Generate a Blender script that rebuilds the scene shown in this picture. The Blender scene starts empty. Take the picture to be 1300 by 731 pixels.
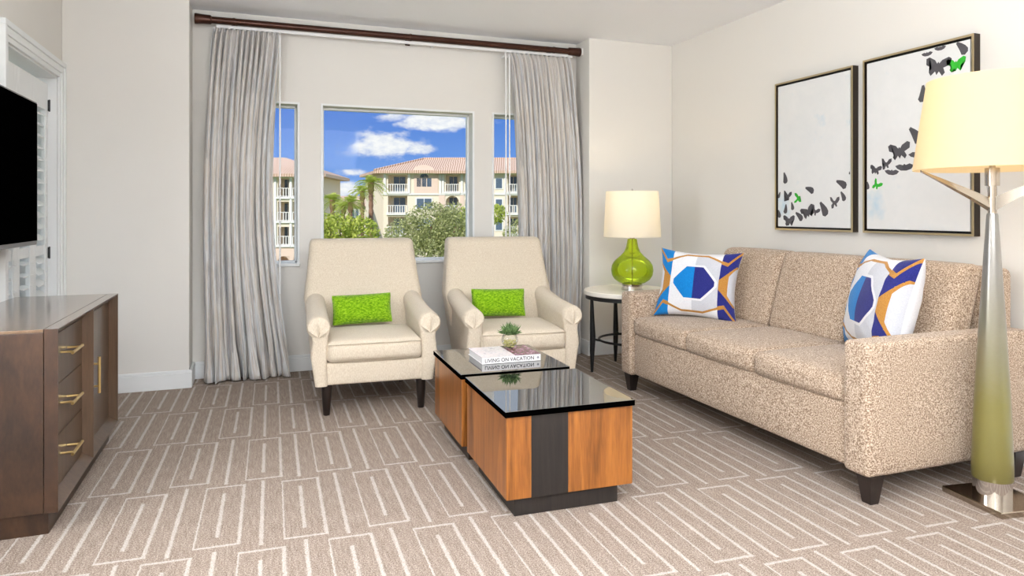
import bpy, bmesh, math, random
from mathutils import Vector, Matrix
from math import sin, cos, pi, radians as R, sqrt, exp

random.seed(7)
S = bpy.context.scene
COL = S.collection

# ------------------------------------------------------------------ node helpers
def srgb(r, g, b):
    f = lambda c: (c/255/12.92) if c/255 <= .04045 else ((c/255+.055)/1.055)**2.4
    return (f(r), f(g), f(b), 1)

def new_mat(name):
    m = bpy.data.materials.new(name); m.use_nodes = True
    nt = m.node_tree; b = nt.nodes['Principled BSDF']
    return m, nt, b

def mnode(nt, op, a, b=None, c=None, clamp=False):
    n = nt.nodes.new('ShaderNodeMath'); n.operation = op; n.use_clamp = clamp
    for i, v in enumerate((a, b, c)):
        if v is None: continue
        if isinstance(v, (int, float)): n.inputs[i].default_value = v
        else: nt.links.new(v, n.inputs[i])
    return n.outputs[0]

def mix(nt, fac, a, b):
    n = nt.nodes.new('ShaderNodeMix'); n.data_type = 'RGBA'
    for sock, v in ((n.inputs['Factor'], fac), (n.inputs[6], a), (n.inputs[7], b)):
        if isinstance(v, (int, float)): sock.default_value = v
        elif isinstance(v, tuple): sock.default_value = v
        else: nt.links.new(v, sock)
    return n.outputs[2]

def coord(nt, kind='Object', scale=(1, 1, 1)):
    t = nt.nodes.new('ShaderNodeTexCoord'); m = nt.nodes.new('ShaderNodeMapping')
    m.inputs['Scale'].default_value = scale
    nt.links.new(t.outputs[kind], m.inputs['Vector'])
    return m.outputs['Vector']

def noise(nt, vec, scale, detail=2, rough=.5, dist=0):
    n = nt.nodes.new('ShaderNodeTexNoise')
    n.inputs['Scale'].default_value = scale; n.inputs['Detail'].default_value = detail
    n.inputs['Roughness'].default_value = rough; n.inputs['Distortion'].default_value = dist
    nt.links.new(vec, n.inputs['Vector'])
    return n.outputs['Fac']

def ramp(nt, fac, stops):
    n = nt.nodes.new('ShaderNodeValToRGB'); e = n.color_ramp.elements
    while len(e) < len(stops): e.new(.5)
    for el, (p, c) in zip(e, stops): el.position = p; el.color = c
    nt.links.new(fac, n.inputs['Fac'])
    return n.outputs['Color']

def bump(nt, b, h, strength=.3, dist=.002):
    n = nt.nodes.new('ShaderNodeBump'); n.inputs['Strength'].default_value = strength
    n.inputs['Distance'].default_value = dist
    nt.links.new(h, n.inputs['Height']); nt.links.new(n.outputs['Normal'], b.inputs['Normal'])

def plain(name, col, rough=.5, metal=0, spec=.5, var=.04, vscale=20, bmp=0, coat=0):
    m, nt, b = new_mat(name)
    c2 = tuple(min(1, x*(1+var)) for x in col[:3])+(1,); c1 = tuple(x*(1-var) for x in col[:3])+(1,)
    v = coord(nt); n = noise(nt, v, vscale, 3)
    nt.links.new(mix(nt, n, c1, c2), b.inputs['Base Color'])
    b.inputs['Roughness'].default_value = rough; b.inputs['Metallic'].default_value = metal
    b.inputs['Specular IOR Level'].default_value = spec
    b.inputs['Coat Weight'].default_value = coat
    if bmp: bump(nt, b, n, bmp)
    return m

def fabric(name, cols, scale, bmp=.4, weave=None, rough=.95):
    """speckled woven cloth"""
    m, nt, b = new_mat(name)
    v = coord(nt, scale=weave or (1, 1, 1)); n = noise(nt, v, scale, 2, .6)
    nt.links.new(ramp(nt, n, cols), b.inputs['Base Color'])
    b.inputs['Roughness'].default_value = rough; b.inputs['Specular IOR Level'].default_value = .15
    b.inputs['Sheen Weight'].default_value = .15
    bump(nt, b, n, bmp, .004)
    return m

def wood(name, dark, light, axis='Z', scale=6, rough=.3, coat=.2, stretch=.08):
    m, nt, b = new_mat(name)
    sc = [1, 1, 1]; sc['XYZ'.index(axis)] = stretch
    v = coord(nt, scale=tuple(sc))
    n1 = noise(nt, v, scale, 4, .6, 1.2); n2 = noise(nt, v, scale*14, 3, .6)
    f = mnode(nt, 'ADD', mnode(nt, 'MULTIPLY', n1, .75), mnode(nt, 'MULTIPLY', n2, .25))
    nt.links.new(ramp(nt, f, [(.34, dark), (.5, tuple((a+c)/2 for a, c in zip(dark, light))), (.66, light)]), b.inputs['Base Color'])
    b.inputs['Roughness'].default_value = rough; b.inputs['Coat Weight'].default_value = coat
    b.inputs['Coat Roughness'].default_value = .12
    bump(nt, b, n2, .05)
    return m

M = {}
M['wall'] = plain('painted_wall', srgb(231, 228, 222), .85, spec=.2, var=.01, vscale=3, bmp=.02)
M['ceiling'] = plain('ceiling_paint', srgb(248, 249, 252), .95, spec=.1, var=.02, vscale=90, bmp=.25)
M['trim'] = plain('white_trim_paint', srgb(238, 240, 240), .4, var=.01, vscale=4)
M['white_plastic'] = plain('white_plastic', srgb(240, 240, 240), .4, var=.01)
M['black'] = plain('black_metal', (.012, .012, .013, 1), .45, metal=.3)
M['ebony'] = wood('ebony_stained_wood', (.006, .0045, .004, 1), (.020, .014, .011, 1), rough=.5, scale=30, coat=.0)
M['leg'] = wood('espresso_leg_wood', (.006, .004, .003, 1), (.018, .010, .008, 1), rough=.35, scale=20, coat=.1)
M['walnut'] = wood('walnut_veneer', srgb(36, 22, 13), srgb(68, 45, 29), scale=7, rough=.42, coat=.06, stretch=.35)
M['walnut_face_lit'] = wood('satin_walnut_face_lit', srgb(66, 49, 37), srgb(94, 74, 57), axis='Z', scale=14, rough=.3, coat=.2)  # same walnut as the sides, lighter: reflected light put into the colour
M['walnut_top_lit'] = wood('polished_walnut_top_lit', srgb(92, 70, 52), srgb(122, 98, 76), axis='Y', scale=10, rough=.16, coat=.6)  # walnut again, the bright reflection on the top painted into its colour
M['walnut_dark'] = wood('dark_walnut_frame', srgb(48, 32, 24), srgb(74, 54, 42), axis='Y', scale=12, rough=.3, coat=.25)
M['cherry'] = wood('honey_cherry_veneer', srgb(98, 54, 16), srgb(166, 103, 44), scale=13, rough=.36, coat=.12, stretch=.07)
M['brass'] = plain('brushed_brass', srgb(240, 212, 146), .28, metal=1)
M['chrome'] = plain('polished_chrome', (.72, .70, .68, 1), .08, metal=1, var=.01)
M['nickel'] = plain('warm_nickel', (.44, .38, .31, 1), .16, metal=1, var=.05, vscale=12)
M['rod'] = plain('bronzed_rod', srgb(66, 36, 24), .3, metal=.5, var=.15, vscale=30)
M['glass_top'] = plain('black_glass', (.010, .010, .011, 1), .02, spec=.5, var=0)
M['glass_top'].node_tree.nodes['Principled BSDF'].inputs['IOR'].default_value = 5.5
M['screen'] = plain('tv_screen', (.0005, .0005, .0005, 1), .4, spec=.0, var=0)
M['bezel'] = plain('grey_bezel', (.18, .18, .18, 1), .4, metal=.5)
M['marble'] = plain('white_marble', srgb(236, 232, 222), .2, var=.03, vscale=6)
M['sofa'] = fabric('boucle_taupe', [(.36, srgb(116, 94, 76)), (.5, srgb(168, 146, 125)), (.64, srgb(212, 194, 174))], 170, .8)
M['cream'] = fabric('cream_linen', [(.3, srgb(200, 185, 163)), (.5, srgb(211, 198, 178)), (.7, srgb(221, 210, 192))], 230, .2, weave=(1, 1, .35))
M['green'] = fabric('lime_chenille', [(.32, srgb(80, 122, 6)), (.5, srgb(114, 160, 14)), (.7, srgb(152, 190, 44))], 130, .6, weave=(.5, .5, 1))
M['p_white'] = fabric('white_cotton', [(.3, srgb(214, 214, 218)), (.7, srgb(230, 230, 233))], 200, .1)
M['p_grey'] = fabric('pale_grey_cotton', [(.3, srgb(184, 186, 193)), (.7, srgb(200, 201, 207))], 200, .1)
M['p_blue'] = fabric('bright_blue_cotton', [(.3, srgb(6, 104, 172)), (.7, srgb(20, 124, 192))], 200, .1)
M['p_navy'] = fabric('navy_cotton', [(.3, srgb(30, 34, 98)), (.7, srgb(44, 48, 122))], 200, .1)
M['p_gold'] = fabric('ochre_cotton', [(.3, srgb(158, 108, 46)), (.7, srgb(182, 132, 64))], 200, .1)
M['paper'] = plain('white_paper', srgb(240, 238, 238), .5, var=.02, vscale=80)
M['ink'] = plain('black_ink', (.01, .01, .012, 1), .6)
M['silver_frame'] = plain('champagne_frame', srgb(196, 178, 142), .3, metal=.8)
M['frame_side'] = plain('dark_bronze_frame_side', srgb(46, 36, 26), .4, metal=.3)
M['b_grey'] = plain('charcoal_print', srgb(78, 76, 80), .7, var=.15, vscale=40)
M['b_green'] = plain('green_print', srgb(40, 168, 40), .7, var=.1, vscale=40)

# glass
def glass_mat(name, tint=(1, 1, 1, 1), refl=.08):
    m, nt, b = new_mat(name); out = nt.nodes['Material Output']; nt.nodes.remove(b)
    t = nt.nodes.new('ShaderNodeBsdfTransparent'); t.inputs[0].default_value = tint
    g = nt.nodes.new('ShaderNodeBsdfGlossy'); g.inputs['Roughness'].default_value = .02
    f = nt.nodes.new('ShaderNodeFresnel'); f.inputs['IOR'].default_value = 1.45
    mx = nt.nodes.new('ShaderNodeMixShader')
    nt.links.new(mnode(nt, 'MULTIPLY', f.outputs[0], refl*10, clamp=True), mx.inputs[0])
    nt.links.new(t.outputs[0], mx.inputs[1]); nt.links.new(g.outputs[0], mx.inputs[2])
    nt.links.new(mx.outputs[0], out.inputs[0])
    return m
M['pane'] = glass_mat('window_glass', (.98, .99, .99, 1), .015)
def cloudy(m, col, f_):
    nt = m.node_tree; out = nt.nodes['Material Output']; src = out.inputs[0].links[0].from_socket
    d1 = nt.nodes.new('ShaderNodeBsdfDiffuse'); d1.inputs[0].default_value = col
    t1 = nt.nodes.new('ShaderNodeBsdfTranslucent'); t1.inputs[0].default_value = col
    a = nt.nodes.new('ShaderNodeMixShader'); nt.links.new(d1.outputs[0], a.inputs[1]); nt.links.new(t1.outputs[0], a.inputs[2])
    b_ = nt.nodes.new('ShaderNodeMixShader'); b_.inputs[0].default_value = f_
    nt.links.new(src, b_.inputs[1]); nt.links.new(a.outputs[0], b_.inputs[2]); nt.links.new(b_.outputs[0], out.inputs[0])
    return m
M['green_glass'] = cloudy(glass_mat('green_glass', (.80, .92, .20, 1), .09), srgb(204, 228, 30), .15)
M['bowl_glass'] = glass_mat('clear_bowl_glass', (.94, .96, .93, 1), .05)

# lamp shade cloth, lit from within by the bulb
def shade_mat(name, col, emis, strength):
    m, nt, b = new_mat(name)
    v = coord(nt, scale=(1, 1, .3)); n = noise(nt, v, 180, 2)
    nt.links.new(mix(nt, n, tuple(c*.95 for c in col[:3])+(1,), col), b.inputs['Base Color'])
    b.inputs['Roughness'].default_value = .9; b.inputs['Specular IOR Level'].default_value = .1
    out = nt.nodes['Material Output']
    t = nt.nodes.new('ShaderNodeBsdfTranslucent'); t.inputs[0].default_value = emis
    mx = nt.nodes.new('ShaderNodeMixShader'); mx.inputs[0].default_value = strength
    nt.links.new(b.outputs[0], mx.inputs[1]); nt.links.new(t.outputs[0], mx.inputs[2])
    nt.links.new(mx.outputs[0], out.inputs[0])
    return m
M['shade'] = shade_mat('warm_linen_shade', srgb(238, 222, 188), (1, .92, .75, 1), .5)
M['shade2'] = shade_mat('cream_linen_shade', srgb(250, 246, 236), (1, .96, .87, 1), .5)
m, nt, b = new_mat('lit_bulb'); b.inputs['Emission Color'].default_value = (1, .82, .55, 1); b.inputs['Emission Strength'].default_value = 6
M['bulb'] = m

# curtain: pale grey cloth with beige and grey vertical streaks
m, nt, b = new_mat('streaked_sheer_cloth')
v = coord(nt, 'UV'); sep = nt.nodes.new('ShaderNodeSeparateXYZ'); nt.links.new(v, sep.inputs[0])
cmb = nt.nodes.new('ShaderNodeCombineXYZ'); nt.links.new(mnode(nt, 'MULTIPLY', sep.outputs[0], 60), cmb.inputs[0])
nt.links.new(mnode(nt, 'MULTIPLY', sep.outputs[1], 2.2), cmb.inputs[1])
n = noise(nt, cmb.outputs[0], 1, 4, .7)
cmb2 = nt.nodes.new('ShaderNodeCombineXYZ'); nt.links.new(mnode(nt, 'MULTIPLY', sep.outputs[0], 190), cmb2.inputs[0])
nt.links.new(mnode(nt, 'MULTIPLY', sep.outputs[1], 5), cmb2.inputs[1])
n2 = noise(nt, cmb2.outputs[0], 1, 2, .6)
c = ramp(nt, n, [(.32, srgb(208, 211, 215)), (.44, srgb(236, 237, 238)), (.52, srgb(222, 212, 200)), (.58, srgb(240, 240, 240)), (.68, srgb(208, 202, 198))])
c = mix(nt, mnode(nt, 'MULTIPLY', mnode(nt, 'GREATER_THAN', n2, .58), .5), c, srgb(150, 152, 158))
nt.links.new(c, b.inputs['Base Color']); b.inputs['Roughness'].default_value = .75; b.inputs['Sheen Weight'].default_value = .2
out = nt.nodes['Material Output']; t = nt.nodes.new('ShaderNodeBsdfTranslucent'); nt.links.new(c, t.inputs[0])
mx = nt.nodes.new('ShaderNodeMixShader'); mx.inputs[0].default_value = .22
nt.links.new(b.outputs[0], mx.inputs[1]); nt.links.new(t.outputs[0], mx.inputs[2]); nt.links.new(mx.outputs[0], out.inputs[0])
M['curtain'] = m

# carpet: taupe pile with pale nested rectangles
m, nt, b = new_mat('patterned_carpet')
v = coord(nt); wn = nt.nodes.new('ShaderNodeTexNoise'); wn.inputs['Scale'].default_value = 55; wn.inputs['Detail'].default_value = 2
nt.links.new(v, wn.inputs['Vector'])
sub = nt.nodes.new('ShaderNodeVectorMath'); sub.operation = 'MULTIPLY_ADD'
nt.links.new(wn.outputs['Color'], sub.inputs[0]); sub.inputs[1].default_value = (.010, .010, 0); nt.links.new(v, sub.inputs[2])
sep = nt.nodes.new('ShaderNodeSeparateXYZ'); nt.links.new(sub.outputs[0], sep.inputs[0])
X, Y = sep.outputs[0], sep.outputs[1]
vv = mnode(nt, 'ADD', Y, mnode(nt, 'MULTIPLY', X, .045))
uu = mnode(nt, 'SUBTRACT', X, mnode(nt, 'MULTIPLY', mnode(nt, 'SUBTRACT', Y, 3.0), .02))
P, Q = .65, .314
rr = mnode(nt, 'DIVIDE', mnode(nt, 'SUBTRACT', vv, 2.705-P*20), P)
row = mnode(nt, 'FLOOR', rr); fv = mnode(nt, 'MULTIPLY', mnode(nt, 'FRACT', rr), P)
par = mnode(nt, 'MODULO', row, 2)
q = mnode(nt, 'DIVIDE', mnode(nt, 'ADD', mnode(nt, 'ADD', uu, .207+Q*40), mnode(nt, 'MULTIPLY', par, .157)), Q)
fu = mnode(nt, 'MULTIPLY', mnode(nt, 'FRACT', q), Q)
# alternate boxes sit a little higher / lower
alt = mnode(nt, 'MODULO', mnode(nt, 'FLOOR', q), 2)
fv2 = mnode(nt, 'ADD', fv, mnode(nt, 'MULTIPLY', mnode(nt, 'SUBTRACT', alt, .5), .012))
def sd(cx, cy, hx, hy):
    dx = mnode(nt, 'SUBTRACT', mnode(nt, 'ABSOLUTE', mnode(nt, 'SUBTRACT', fu, cx)), hx)
    dy = mnode(nt, 'SUBTRACT', mnode(nt, 'ABSOLUTE', mnode(nt, 'SUBTRACT', fv2, cy)), hy)
    return mnode(nt, 'MAXIMUM', dx, dy)
box_ = mnode(nt, 'ABSOLUTE', sd(.0785, .325, .0785, .292))
ctr = sd(.0785, .325, .0005, .21)
single = sd(.2355, .325, .0005, .34)
dist = mnode(nt, 'MINIMUM', mnode(nt, 'MINIMUM', box_, ctr), single)
mr = nt.nodes.new('ShaderNodeMapRange'); mr.interpolation_type = 'SMOOTHSTEP'
nt.links.new(dist, mr.inputs[0]); mr.inputs[1].default_value = .0035; mr.inputs[2].default_value = .010
mr.inputs[3].default_value = 1; mr.inputs[4].default_value = 0
pile = noise(nt, v, 200, 2, .8); pile2 = noise(nt, v, 110, 2, .7); big = noise(nt, v, 2.5, 2)
stv = coord(nt, scale=(1, .12, 1)); st = noise(nt, stv, 90, 2)
f = mnode(nt, 'ADD', mnode(nt, 'MULTIPLY', pile, .7), mnode(nt, 'MULTIPLY', mnode(nt, 'ADD', st, pile2), .15))
base = ramp(nt, f, [(.32, srgb(80, 67, 58)), (.5, srgb(143, 128, 116)), (.68, srgb(195, 182, 170))])
line = ramp(nt, f, [(.3, srgb(176, 166, 156)), (.7, srgb(230, 224, 218))])
nt.links.new(mix(nt, mnode(nt, 'MULTIPLY', mr.outputs[0], .52), base, line), b.inputs['Base Color'])
b.inputs['Roughness'].default_value = 1; b.inputs['Specular IOR Level'].default_value = .05
bump(nt, b, mnode(nt, 'ADD', f, mnode(nt, 'MULTIPLY', mr.outputs[0], .25)), .6, .006)
M['carpet'] = m

# floor-lamp glaze: olive foot melting into brushed silver
m, nt, b = new_mat('olive_to_silver_glaze')
v = coord(nt); sep = nt.nodes.new('ShaderNodeSeparateXYZ'); nt.links.new(v, sep.inputs[0])
n = noise(nt, v, 60, 3)
h = mnode(nt, 'ADD', sep.outputs[2], mnode(nt, 'MULTIPLY', mnode(nt, 'SUBTRACT', n, .5), .08))
nt.links.new(ramp(nt, h, [(.0, srgb(104, 96, 46)), (.42, srgb(120, 114, 62)), (.72, srgb(136, 132, 114)), (.98, srgb(142, 139, 134))]), b.inputs['Base Color'])
nt.links.new(ramp(nt, h, [(.3, (.15, .15, .15, 1)), (.8, (.8, .8, .8, 1))]), b.inputs['Metallic'])
b.inputs['Roughness'].default_value = .3; b.inputs['Coat Weight'].default_value = .4
M['glaze'] = m

# art print ground, pale with washed blue patches
m, nt, b = new_mat('canvas_wash')
v = coord(nt); n = noise(nt, v, 3.2, 4, .6); n2 = noise(nt, v, 14, 3)
c = mix(nt, n2, srgb(222, 224, 224), srgb(232, 232, 231))
mr = nt.nodes.new('ShaderNodeMapRange'); nt.links.new(n, mr.inputs[0]); mr.inputs[1].default_value = .55; mr.inputs[2].default_value = .72
nt.links.new(mix(nt, mnode(nt, 'MULTIPLY', mr.outputs[0], .7), c, srgb(176, 208, 226)), b.inputs['Base Color'])
b.inputs['Roughness'].default_value = .7
M['canvas'] = m

# book cover art
m, nt, b = new_mat('book_cover_print')
v = coord(nt); sep = nt.nodes.new('ShaderNodeSeparateXYZ'); nt.links.new(v, sep.inputs[0])
n = noise(nt, v, 45, 4, .7); n2 = noise(nt, v, 22, 3, .6)
lilac = ramp(nt, n, [(.35, srgb(120, 100, 140)), (.48, srgb(244, 238, 242)), (.6, srgb(232, 200, 206)), (.7, srgb(250, 248, 250))])
dark = ramp(nt, n, [(.32, srgb(40, 30, 34)), (.48, srgb(122, 70, 92)), (.58, srgb(150, 118, 136)), (.7, srgb(214, 190, 200))])
edge = mnode(nt, 'GREATER_THAN', sep.outputs[0], .02)
nt.links.new(mix(nt, edge, mix(nt, .45, srgb(244, 240, 244), lilac), dark), b.inputs['Base Color'])
b.inputs['Roughness'].default_value = .25
M['cover'] = m

# plants and outdoors
def leafy(name, a, c, scale=3):
    m, nt, b = new_mat(name)
    v = coord(nt); n = noise(nt, v, scale, 3, .7)
    cc = ramp(nt, n, [(.3, a), (.7, c)])
    nt.links.new(cc, b.inputs['Base Color']); b.inputs['Roughness'].default_value = .6
    out = nt.nodes['Material Output']; t = nt.nodes.new('ShaderNodeBsdfTranslucent'); nt.links.new(cc, t.inputs[0])
    mx = nt.nodes.new('ShaderNodeMixShader'); mx.inputs[0].default_value = .3
    nt.links.new(b.outputs[0], mx.inputs[1]); nt.links.new(t.outputs[0], mx.inputs[2]); nt.links.new(mx.outputs[0], out.inputs[0])
    return m
M['leaf_olive'] = leafy('olive_foliage', srgb(116, 124, 70), srgb(222, 224, 160), 6)
M['leaf_bright'] = leafy('bright_foliage', srgb(130, 156, 44), srgb(234, 236, 120), 1.5)
M['leaf_palm'] = leafy('palm_fronds', srgb(140, 160, 52), srgb(230, 236, 124), 2)
M['succulent'] = leafy('succulent_leaf', srgb(44, 78, 38), srgb(136, 168, 100), 60)
M['pebble'] = plain('pebbles', srgb(190, 180, 110), .5, var=.3, vscale=90)
M['bark'] = plain('palm_bark', srgb(150, 112, 92), .9, var=.25, vscale=4)
M['stucco'] = plain('cream_stucco', srgb(240, 226, 206), .9, var=.03, vscale=1)
M['pink'] = plain('pink_stucco', srgb(234, 208, 192), .9, var=.03, vscale=1)
M['bwhite'] = plain('white_balcony_paint', srgb(238, 236, 232), .7, var=.01)
M['bglass'] = plain('dark_window_glass', srgb(92, 108, 128), .15, var=.2, vscale=.7)
m, nt, b = new_mat('terracotta_tiles')
v = coord(nt); w = nt.nodes.new('ShaderNodeTexWave'); w.inputs['Scale'].default_value = 1.1; w.inputs['Distortion'].default_value = .6
nt.links.new(v, w.inputs['Vector'])
nt.links.new(ramp(nt, w.outputs['Fac'], [(.1, srgb(176, 136, 112)), (.7, srgb(228, 200, 180))]), b.inputs['Base Color'])
b.inputs['Roughness'].default_value = .9
M['tile'] = m
M['grass'] = plain('lawn', srgb(110, 130, 60), .95, var=.3, vscale=.6)

# ------------------------------------------------------------------ mesh helpers
def finish(name, bm, mats, parent=None, smooth=False, loc=None):
    me = bpy.data.meshes.new(name)
    bmesh.ops.recalc_face_normals(bm, faces=bm.faces[:])
    if smooth:
        for f in bm.faces: f.smooth = True
    bm.to_mesh(me); bm.free()
    for mm in (mats if isinstance(mats, (list, tuple)) else [mats]): me.materials.append(M[mm] if isinstance(mm, str) else mm)
    if smooth == 'auto': me.set_sharp_from_angle(angle=R(38))
    o = bpy.data.objects.new(name, me); COL.objects.link(o)
    if parent: o.parent = parent
    if loc: o.location = loc
    return o

def tag(o, label=None, cat=None, group=None, kind=None):
    if label: o['label'] = label
    if cat: o['category'] = cat
    if group: o['group'] = group
    if kind: o['kind'] = kind
    return o

def empty(name, loc, rz=0, label=None, cat=None, group=None, kind=None):
    o = bpy.data.objects.new(name, None); COL.objects.link(o); o.empty_display_size = .1
    o.location = loc; o.rotation_euler = (0, 0, rz)
    return tag(o, label, cat, group, kind)

def bx(bm, c, s, bev=0, mat=0, rot=None, seg=2):
    r = bmesh.ops.create_cube(bm, size=1)
    vs = r['verts']
    bmesh.ops.scale(bm, vec=s, verts=vs)
    if bev:
        es = list({e for v_ in vs for e in v_.link_edges})
        g = bmesh.ops.bevel(bm, geom=es, offset=bev, segments=seg, profile=.5, affect='EDGES')
        vs = list({v_ for f in g['faces'] for v_ in f.verts} | {v_ for v_ in vs if v_.is_valid})
    if rot: bmesh.ops.transform(bm, matrix=rot, verts=vs)
    bmesh.ops.translate(bm, vec=c, verts=vs)
    for f in {f for v_ in vs for f in v_.link_faces}: f.material_index = mat
    return vs

def bxx(bm, x0, x1, y0, y1, z0, z1, bev=0, mat=0):
    return bx(bm, ((x0+x1)/2, (y0+y1)/2, (z0+z1)/2), (abs(x1-x0), abs(y1-y0), abs(z1-z0)), bev, mat)

def box_obj(name, b6, mat, parent=None, bev=0):
    bm = bmesh.new(); bxx(bm, *b6, bev=bev); return finish(name, bm, mat, parent)

def loft(bm, secs, closed=True, cap=True, mat=0):
    rows = [[bm.verts.new(p) for p in s] for s in secs]
    n = len(rows[0]); fs = []
    for a, b_ in zip(rows[:-1], rows[1:]):
        for i in range(n if closed else n-1):
            j = (i+1) % n
            try: fs.append(bm.faces.new((a[i], a[j], b_[j], b_[i])))
            except ValueError: pass
    if cap and closed:
        for r_ in (rows[0][::-1], rows[-1]):
            try: fs.append(bm.faces.new(r_))
            except ValueError: pass
    for f in fs: f.material_index = mat
    return rows

def lathe(bm, prof, n=40, c=(0, 0, 0), cap=False, mat=0):
    secs = [[(c[0]+r*cos(2*pi*i/n), c[1]+r*sin(2*pi*i/n), c[2]+z) for i in range(n)] for r, z in prof]
    return loft(bm, secs, True, cap, mat)

def tube(bm, pts, rad, n=10, cap=True, mat=0):
    pts = [Vector(p) for p in pts]; secs = []
    up = None
    for i, p in enumerate(pts):
        d = (pts[min(i+1, len(pts)-1)]-pts[max(i-1, 0)]).normalized()
        a = Vector((0, 0, 1)) if up is None and abs(d.z) < .9 else (Vector((1, 0, 0)) if up is None else up)
        u = (a-d*a.dot(d)).normalized(); up = u; w = d.cross(u)
        r = rad[i] if isinstance(rad, (list, tuple)) else rad
        secs.append([p+u*r*cos(2*pi*k/n)+w*r*sin(2*pi*k/n) for k in range(n)])
    return loft(bm, secs, True, cap, mat)

def rbox(bm, c, s, r, puff=(0, 0, 0), m=6, rot=None, deform=None, mat=0):
    """soft box: rounded edges, each face crowned outwards by puff"""
    h = [x/2 for x in s]
    def vals(hh):
        rr = min(r, hh*.98); e = [0, .18*rr, .5*rr, rr]
        inn = [(-hh+rr)+(2*(hh-rr))*k/m for k in range(1, m)]
        return [-hh+x for x in e]+inn+[hh-x for x in reversed(e)]
    V = [vals(x) for x in h]; made = {}
    def vert(p):
        key = tuple(round(x, 6) for x in p)
        if key in made: return made[key]
        rr = [min(r, x*.98) for x in h]
        q_ = [max(-h[i]+rr[i], min(h[i]-rr[i], p[i])) for i in range(3)]
        d = Vector([(p[i]-q_[i])/rr[i] for i in range(3)]); L = d.length
        o = Vector(q_)
        if L > 0:
            d = d/L; o += Vector([d[i]*rr[i] for i in range(3)])
        pp = Vector(o)
        for k in range(3):
            if puff[k]:
                i, j = [a for a in range(3) if a != k]
                w_ = max(0, 1-(p[i]/h[i])**2)**.7*max(0, 1-(p[j]/h[j])**2)**.7
                pp[k] += puff[k]*w_*(o[k]/h[k])
        if deform: pp = Vector(deform(pp))
        if rot: pp = rot @ pp
        v_ = bm.verts.new(pp+Vector(c)); made[key] = v_; return v_
    for k in range(3):
        i, j = [a for a in range(3) if a != k]
        for sgn in (-1, 1):
            for a in range(len(V[i])-1):
                for b_ in range(len(V[j])-1):
                    q4 = []
                    for (aa, bb) in ((a, b_), (a+1, b_), (a+1, b_+1), (a, b_+1)):
                        p = [0, 0, 0]; p[k] = sgn*h[k]; p[i] = V[i][aa]; p[j] = V[j][bb]
                        q4.append(vert(p))
                    try:
                        f = bm.faces.new(q4); f.material_index = mat
                    except ValueError: pass

def holed(bm, u0, u1, z0, z1, t0, t1, holes, axis, mat=0):
    """wall slab with rectangular holes; axis 'Y': runs along X, thickness in Y; axis 'X': runs along Y"""
    us = sorted({u0, u1} | {h_[0] for h_ in holes} | {h_[1] for h_ in holes})
    zs = sorted({z0, z1} | {h_[2] for h_ in holes} | {h_[3] for h_ in holes})
    def P3(u, t, z): return (u, t, z) if axis == 'Y' else (t, u, z)
    solid = lambda a, b_: any(h_[0] <= a < h_[1] and h_[2] <= b_ < h_[3] for h_ in holes)
    cell = {}
    for i in range(len(us)-1):
        for j in range(len(zs)-1):
            cell[i, j] = not solid((us[i]+us[i+1])/2, (zs[j]+zs[j+1])/2)
    vc = {}
    def vt(u, t, z):
        k = (round(u, 4), round(t, 4), round(z, 4))
        if k not in vc: vc[k] = bm.verts.new(P3(u, t, z))
        return vc[k]
    for (i, j), on in cell.items():
        if not on: continue
        a, b_, c_, d_ = us[i], us[i+1], zs[j], zs[j+1]
        F_ = [[(a, t, c_), (b_, t, c_), (b_, t, d_), (a, t, d_)] for t in (t0, t1)]
        if not cell.get((i-1, j)): F_.append([(a, t0, c_), (a, t1, c_), (a, t1, d_), (a, t0, d_)])
        if not cell.get((i+1, j)): F_.append([(b_, t0, c_), (b_, t1, c_), (b_, t1, d_), (b_, t0, d_)])
        if not cell.get((i, j-1)): F_.append([(a, t0, c_), (b_, t0, c_), (b_, t1, c_), (a, t1, c_)])
        if not cell.get((i, j+1)): F_.append([(a, t0, d_), (b_, t0, d_), (b_, t1, d_), (a, t1, d_)])
        for q4 in F_:
            f = bm.faces.new([vt(*p) for p in q4]); f.material_index = mat

# ------------------------------------------------------------------ camera
cam = bpy.data.cameras.new('camera'); co = bpy.data.objects.new('camera', cam); COL.objects.link(co)
co.location = (0, 0, 1.22); co.rotation_euler = (R(90), 0, -R(20.27))
cam.sensor_width = 36; cam.lens = 880/1300*36; cam.shift_y = -96.5/1300; cam.clip_end = 600; cam.clip_start = .05
S.camera = co

# ------------------------------------------------------------------ room shell
LX, RX, BY, PY, CZ, NY = -1.2, 3.48, 5.56, 5.30, 2.70, -3.2
def struct(o): o['kind'] = 'structure'; return o
bm = bmesh.new(); bxx(bm, LX-.25, RX+.15, NY-.15, BY+.15, -.12, 0); struct(finish('floor', bm, 'carpet'))
bm = bmesh.new(); bxx(bm, LX-.25, RX+.15, NY-.15, BY+.15, CZ, CZ+.12); struct(finish('ceiling', bm, 'ceiling'))
WZ0, WZ1 = .825, 2.045
WINS = [(-.17, .298), (.488, 1.70), (1.89, 2.36)]
bm = bmesh.new()
holed(bm, LX-.25, RX+.15, 0, CZ, BY, BY+.15, [(a, b_, WZ0, WZ1) for a, b_ in WINS], 'Y')
struct(finish('wall_back', bm, 'wall'))
struct(box_obj('wall_back_left', (LX, -.435, PY, BY, 0, CZ), 'wall', bev=.006))
struct(box_obj('wall_back_right', (2.657, RX, PY, BY, 0, CZ), 'wall', bev=.006))
struct(box_obj('wall_right', (RX, RX+.15, NY, BY, 0, CZ), 'wall'))
struct(box_obj('wall_front', (LX-.25, RX+.15, NY-.15, NY, 0, CZ), 'wall'))
DOOR = (4.215, 5.20, 0, 2.09)
SIDEW = (1.75, 2.75, .85, 2.09)
bm = bmesh.new()
holed(bm, NY, BY, 0, CZ, LX-.25, LX, [DOOR, SIDEW], 'X')
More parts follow.
